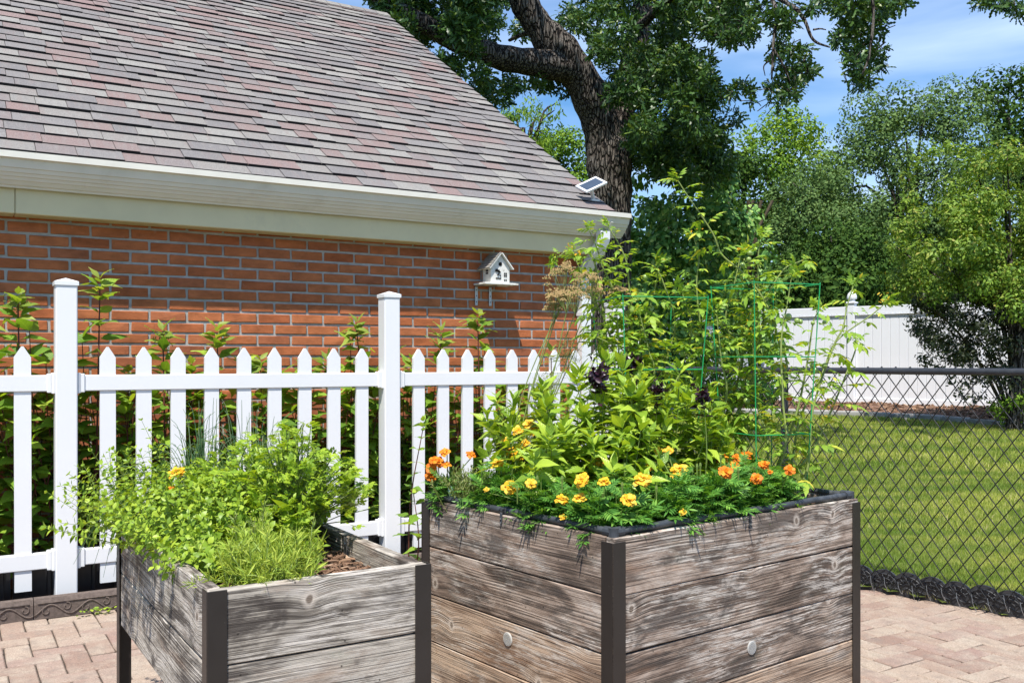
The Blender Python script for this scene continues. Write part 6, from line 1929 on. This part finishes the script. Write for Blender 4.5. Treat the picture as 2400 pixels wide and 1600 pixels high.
def oak():
    r = np.random.default_rng(201)
    Y = 15.0
    k = Y / FPX
    root = thing('oak_tree', [P(1432, 0, Y)[0], Y, 0.2], 'huge old oak with thick furrowed forking trunk behind the garage roof', 'tree')
    def limb(name, pts, w0, w1, parent, n=16, gn=6):
        pts = [P(*q) for q in pts]
        path = smooth_path(pts, gn)
        w = np.interp(np.linspace(0, 1, len(path)), np.linspace(0, 1, len(w0)) if not np.isscalar(w0) else [0, 1], w0 if not np.isscalar(w0) else [w0, w1]) * k / 2
        w = w * (1 + 0.04 * np.sin(np.arange(len(path)) * 1.7))
        m = MB(); m.tube(path, w, n); 
        V = m.V[0]
        V += 0.018 * np.sin(V * 9 + np.array([0, 1, 2])) 
        return m.build(name, MAT['bark'], parent, smooth=True)
    tr = limb('trunk', [(1436, 990, Y), (1436, 800, Y), (1434, 600, Y), (1434, 470, Y), (1430, 380, Y), (1426, 300, Y)], [118, 100, 98, 96, 96, 104, 110, 60], 0, root)
    limb('limb', [(1422, 350, Y), (1400, 268, Y - 0.1), (1352, 170, Y - 0.3), (1292, 100, Y - 0.5), (1248, 40, Y - 0.6), (1215, -30, Y - 0.7), (1180, -160, Y - 0.8)], [90, 84, 88, 84, 72, 66, 58, 40], 0, root)
    limb('limb', [(1440, 340, Y + 0.1), (1458, 260, Y + 0.3), (1478, 160, Y + 0.5), (1500, 60, Y + 0.6), (1510, -60, Y + 0.8)], [80, 62, 54, 48, 40], 0, root)
    limb('limb', [(1345, 165, Y - 0.3), (1270, 150, Y - 0.7), (1190, 138, Y - 1.0), (1120, 118, Y - 1.3), (1068, 96, Y - 1.5), (1000, 60, Y - 1.8), (900, 5, Y - 2.2), (800, -60, Y - 2.5)], [74, 66, 60, 52, 44, 36, 28, 20], 0, root)
    limb('branch', [(1262, 70, Y - 0.5), (1230, 78, Y - 0.2), (1195, 95, Y + 0.2)], 18, 8, root, 8)
    limb('branch', [(1500, 60, Y), (1600, -30, Y - 2), (1720, -60, Y - 4), (1812, 0, Y - 5), (1815, 110, Y - 5.2), (1812, 190, Y - 5.3)], [20, 15, 10, 6, 4, 2.5], 0, root, 8)
    limb('branch', [(1720, -60, Y - 4), (1840, 5, Y - 5), (1880, 45, Y - 5.2), (1905, 90, Y - 5.3), (1948, 108, Y - 5.4)], [10, 7, 5, 2.5], 0, root, 6)
    limb('branch', [(1905, 70, Y - 5.3), (1925, 68, Y - 5.3), (1940, 70, Y - 5.3)], 3, 1.5, root, 5)
    limb('branch', [(1720, -60, Y - 4), (1900, -90, Y - 5), (2030, -20, Y - 5.5), (2035, 120, Y - 5.6), (2020, 180, Y - 5.6)], [10, 7, 4, 2.5], 0, root, 6)
    limb('branch', [(1815, 110, Y - 5.2), (1835, 150, Y - 5.2), (1850, 200, Y - 5.2)], 4, 2, root, 5)
    limb('branch', [(1805, 140, Y - 5.2), (1795, 155, Y - 5.2), (1798, 180, Y - 5.2)], 3, 1.2, root, 5)
    # leaf clumps: (x, y, depth, radius px)
    C = []
    def blob(x, y, yd, rpx): C.append((x, y, yd, rpx))
    def fill(x0, x1, y0, y1, d0, d1, n, ra, rb):
        for _ in range(n): blob(r.uniform(x0, x1), r.uniform(y0, y1), r.uniform(d0, d1), r.uniform(ra, rb))
    # left crown over the roof
    fill(880, 1150, -60, 30, 12.5, 15.5, 24, 22, 40)
    fill(1150, 1320, -60, 60, 15.8, 17.5, 8, 18, 30)
    fill(935, 1120, 20, 110, 12.5, 15.0, 18, 22, 40)
    fill(1120, 1240, 40, 150, 15.4, 16.8, 9, 18, 32)
    fill(1020, 1130, 110, 190, 12.5, 14, 8, 18, 28)
    fill(1130, 1330, 180, 215, 14.8, 16, 6, 14, 22)
    fill(1080, 1330, 180, 235, 13.5, 16, 12, 14, 24)
    fill(870, 940, -20, 25, 12, 14, 4, 18, 26)
    # centre, between and right of the limbs
    fill(1310, 1420, -60, 70, 15.8, 18, 12, 20, 34)
    fill(1400, 1640, -60, 150, 13, 18, 38, 22, 40)
    fill(1440, 1660, 120, 330, 12.8, 17, 50, 24, 42)
    fill(1450, 1700, 290, 420, 14, 18, 36, 26, 46)
    fill(1610, 1720, 200, 300, 14.5, 17, 12, 18, 30)
    fill(1640, 1760, -40, 70, 10.5, 15, 22, 18, 34)
    fill(1660, 1720, 60, 100, 10.5, 12, 5, 14, 22)
    # hanging sprays against the sky
    for (x, y, q) in ((1700, 20, 26), (1712, 90, 22), (1735, 92, 18), (1760, 85, 20), (1745, 60, 20), (1690, 45, 20), (1790, 20, 22), (1815, 45, 24), (1845, 20, 20), (1850, 50, 22), (1830, 70, 20),
                      (1818, 115, 16), (1840, 112, 18), (1862, 118, 16), (1885, 118, 16), (1880, 140, 16), (1815, 145, 13), (1835, 150, 14), (1855, 160, 14), (1890, 165, 18), (1870, 180, 20), (1845, 185, 20), (1825, 195, 15), (1860, 205, 20), (1850, 222, 18), (1808, 205, 15), (1815, 228, 14), (1830, 245, 12), (1905, 165, 12),
                      (1920, 8, 24), (1900, 20, 14), (1960, 5, 26), (1975, 25, 24), (2000, 10, 26), (2010, 40, 28), (2040, 5, 26), (2060, 30, 26), (2085, 10, 26), (2110, 5, 20), (2050, 55, 24), (1990, 60, 20), (1965, 90, 18), (1985, 85, 20), (2015, 75, 20), (2030, 90, 20), (2060, 75, 16),
                      (1960, 100, 10), (1985, 130, 16), (2005, 125, 18), (2030, 120, 18), (2060, 120, 14), (2000, 148, 20), (2030, 150, 20), (2055, 145, 16), (2065, 160, 13), (2015, 175, 18), (2035, 175, 16), (2010, 200, 13), (2030, 198, 13), (2000, 185, 12),
                      (1730, 205, 16), (1750, 205, 14), (1765, 215, 12), (1715, 215, 14), (1762, 235, 10), (1700, 225, 14),
                      (2310, -5, 22), (2340, 5, 22), (2370, 15, 20), (2392, 28, 18), (2420, 20, 24), (2290, 10, 10)):
        blob(x, y, 9.8 + (x % 37) / 25, q)
    L = Leaves()
    for (x, y, yd, q) in C:
        kk = yd / FPX
        n = int(q * q * (0.20 if q < 27 and x > 1680 else 0.20))
        cc = P(x, y, yd); R = q * kk * 1.12
        d = rdir(n, r); d[:, 2] *= 0.85
        qq = r.uniform(0.1, 1, n) ** 0.5
        p = cc + d * (R * qq)[:, None]
        nd = unit(d * 0.6 + rdir(n, r) * 0.9 + [0, 0, 0.5])
        ld = unit(np.cross(nd, rdir(n, r)) + d * 0.5)
        L.p.extend(p); L.d.extend(ld); L.u.extend(nd); L.s.extend(r.uniform(0.075, 0.135, n) * (0.85 if yd < 12 else 1.05))
    # the big crown above the picture that shades the limbs
    Lc = Leaves()
    cen = [np.array([r.uniform(-5, 0.0), r.uniform(10.5, 13.2), r.uniform(8.0, 10.5)]) for _ in range(20)]
    cen = [c_ for c_ in cen if pix(c_)[1] < -150]
    sphere_leaves(Lc, cen, [r.uniform(0.9, 1.5) for _ in cen], 110, 0.26, r)
    L.bake('foliage', [T_oak], MAT['lf_oak'], root)
    Lc.bake('upper_foliage', [T_quad], MAT['lf_oak'], root)
    # twigs for the hanging sprays
    m = MB()
    for (x, y, yd, q) in C:
        if x > 1650 and q < 27 and yd < 12:
            a = P(x, y, yd)
            for j in range(2):
                m.tube(smooth_path([a + np.array([r.normal(0, .06), 0, q * yd / FPX * r.uniform(0.6, 1.5)]), a + r.normal(0, .03, 3), a + r.normal(0, .08, 3)], 3), 0.005, 4, cap=False)
    m.build('twigs', MAT['bark'], root, kind='stuff')
oak()

# vine covered mass right of the oak
def vine_hedge():
    r = np.random.default_rng(211)
    root = thing('vine_thicket', [P(1620, 0, 17)[0], 17.0, 0.3], 'tall dark thicket of broad-leaved vines right of the oak trunk', 'shrub')
    L = Leaves()
    for _ in range(150):
        x = r.uniform(1462, 1810); y = r.uniform(400, 960)
        if x > 1700 and y < 430 + (x - 1700) * 1.3: continue
        Yd = r.uniform(15.8, 17.6)
        sphere_leaves(L, [P(x, y, Yd)], [r.uniform(0.22, 0.42)], 1150, 0.10, r, shell=0.3, upb=0.8, droop=0.5)
    L.bake('foliage', [leafT(0.72, 0.1, 0.25, (0.35, 1.0, 0.7, 0.05))], MAT['lf_vine'], root)
    m = MB()
    for k in range(10):
        x = r.uniform(1480, 1780)
        m.tube(smooth_path([P(x, 1000, 17.6), P(x + 10, 800, 17.5), P(x + r.normal(0, 25), 600, 17.3), P(x + r.normal(0, 40), 470, 17.2)], 4), 0.03, 6)
    m.build('stems', MAT['stem_brown'], root, kind='stuff')
vine_hedge()

tree('background_tree', 'bright green rounded tree in the distance right of the oak, under the open sky', 'tree', 1850, 400, 34, 165, 150, 56, 44, 150, 8.0, MAT['lf_bright'], 301, 'trees beyond the white fence', depth=0.6)
tree('background_tree', 'tall grey-green feathery tree in the distance, the widest against the sky', 'tree', 2140, 420, 30, 215, 225, 95, 48, 190, 7.0, MAT['lf_grey'], 302, 'trees beyond the white fence', depth=0.6, spikes=3)
tree('background_tree', 'smaller grey-green tree below and left of the tallest one', 'tree', 1935, 520, 27, 150, 150, 52, 42, 210, 7.0, MAT['lf_grey'], 303, 'trees beyond the white fence', depth=0.6)
tree('background_tree', 'dark blue-green tree at the right border against the sky', 'tree', 2400, 330, 33, 125, 195, 70, 44, 150, 9, MAT['lf_deep'], 304, 'trees beyond the white fence', depth=0.7)
tree('background_tree', 'dark tree in the shade behind the white fence, left of the yellow-green tree', 'tree', 1960, 660, 24, 175, 120, 90, 44, 190, 8, MAT['lf_deep'], 305, 'trees beyond the white fence', depth=0.6)
tree('background_tree', 'mid green tree seen between the roof edge and the oak trunk', 'tree', 1290, 430, 26, 105, 130, 60, 34, 220, 8, MAT['lf_bright'], 306, depth=0.7)
tree('background_tree', 'airy tree with drooping sprays against the sky between roof and oak', 'tree', 1225, 300, 23, 85, 85, 34, 24, 180, 10, MAT['lf_bright'], 307, depth=0.6, droop=0.8, tmpl=[leafT(0.3, 0.1, 0.3, (0.2, 1, 0.6, 0.05))], extra=[(1290, 255, 10), (1300, 275, 12), (1305, 240, 8), (1280, 285, 14), (1310, 290, 10)])
tree('background_tree', 'dark tree low between the oak trunk and the bright tree', 'tree', 1740, 480, 29, 95, 120, 50, 36, 190, 8, MAT['lf_deep'], 309, depth=0.7)

def near_right_tree():
    r = np.random.default_rng(311)
    Y = 13.2
    c = P(2330, 560, Y)
    root = thing('maple_tree', [P(2360, 0, Y)[0], Y, 0.3], 'yellow-green small-leaved tree at the right, standing before the white fence', 'tree')
    L = Leaves()
    cen, rr = crown_centres(P(2330, 565, Y), 245 * Y / FPX, 1.25, 215 * Y / FPX, 125, 0.27, r, 0.35)
    keep = [(a, b) for a, b in zip(cen, rr) if pix(a)[1] < 745]
    for (x, y, q) in ((2150, 380, 26), (2185, 350, 28), (2225, 345, 26), (2260, 355, 26), (2300, 375, 30), (2350, 390, 30), (2130, 420, 26), (2125, 480, 26), (2110, 540, 28), (2120, 600, 26), (2160, 660, 30), (2120, 700, 22)):
        keep.append((P(x, y, Y + r.normal(0, 0.2)), q * Y / FPX))
    sphere_leaves(L, [a for a, _ in keep], [b for _, b in keep], 4200, 0.06, r, shell=0.2, upb=0.5)
    L.bake('crown', [leafT(0.5, 0.15, 0.2, (0.2, 1.0, 0.1))], MAT['lf_yellow'], root)
    m = MB()
    b = np.array([P(2375, 0, Y)[0], Y, 0.2])
    m.tube(smooth_path([b, b + ZZ * 1.0 + [0.05, 0, 0], c + [0.2, 0, -0.3]], 5), np.linspace(0.12, 0.06, 11), 10)
    for a, _ in keep[::8]:
        m.tube(smooth_path([b + ZZ * r.uniform(0.8, 2.0), (a + b + ZZ * 1.5) / 2, a], 4), np.linspace(0.035, 0.008, 9), 5)
    m.build('trunk', MAT['bark'], root, smooth=True)
    # dark low shrub covering the fence
    root = thing('dark_shrub', [P(2300, 0, 13.6)[0], 13.6, 0.35], 'dark small-leaved shrub drooping in front of the white fence at the right', 'shrub')
    L = Leaves()
    cen, rr = [], []
    for _ in range(120):
        x = r.uniform(2135, 2470); y = r.uniform(700, 905)
        lo = 730 + max(0, x - 2135) * 0.9
        if y > lo + 30 or (x < 2200 and y > 850 and x < 2160): continue
        cen.append(P(x, y, r.uniform(12.9, 14.2))); rr.append(r.uniform(0.13, 0.24))
    for (x, y) in ((2140, 745), (2150, 775), (2165, 700), (2185, 720), (2160, 840), (2175, 845), (2200, 860), (2230, 890), (2250, 920), (2270, 935), (2265, 900), (2300, 925)):
        cen.append(P(x, y, 13.3)); rr.append(0.12)
    sphere_leaves(L, cen, rr, 3600, 0.055, r, shell=0.1, upb=0.3, droop=0.3)
    L.bake('crown', [leafT(0.5, 0.15, 0.2, (0.2, 1.0, 0.1))], MAT['lf_dark'], root)
    m = MB()
    b = np.array([P(2375, 0, 13.6)[0], 13.6, 0.3])
    for j in range(9):
        a = cen[int(r.integers(len(cen)))]
        m.tube(smooth_path([b, (a + b) / 2 + ZZ * 0.25, a], 4), np.linspace(0.025, 0.006, 9), 5)
    m.build('trunk', MAT['stem_brown'], root, smooth=True)
    # little green bush
    root = thing('green_bush', [P(2380, 0, 13.2)[0], 13.2, 0.3], 'small bright green bush on the mulch at the right border', 'bush')
    L = Leaves()
    cen, rr = crown_centres(P(2400, 955, 13.2), 0.42, 0.4, 0.3, 26, 0.15, r, 0.3)
    sphere_leaves(L, cen, rr, 2600, 0.055, r, shell=0.2)
    L.bake('foliage', [leafT(0.5, 0.15, 0.2, (0.2, 1.0, 0.1))], MAT['lf_bright'], root)
near_right_tree()

def far_wood():
    r = np.random.default_rng(321)
    L = Leaves(); cen, rr = [], []
    for x in np.linspace(-60, 75, 150):
        for j in range(4):
            cen.append(np.array([x + r.normal(0, 1), 52 + r.normal(0, 2.5), r.uniform(0.5, 8.5 if x > 14 else 9)])); rr.append(r.uniform(1.4, 2.4))
    # low growth right behind the white fence
    for x in np.linspace(3, 22, 60):
        for j in range(3):
            cen.append(np.array([x, 23.0 + r.normal(0, 0.6) - 0.0 * x, r.uniform(0.3, 3.2)])); rr.append(r.uniform(0.5, 0.9))
    n0 = len(cen) - 180
    sphere_leaves(L, cen[:n0], rr[:n0], 40, 0.5, r)
    sphere_leaves(L, cen[n0:], rr[n0:], 420, 0.15, r)
    o = L.bake('distant_wood', [T_quad], MAT['lf_deep'], None)
    tag(o, 'dark continuous belt of distant woodland behind all the other trees', 'woodland')
far_wood()
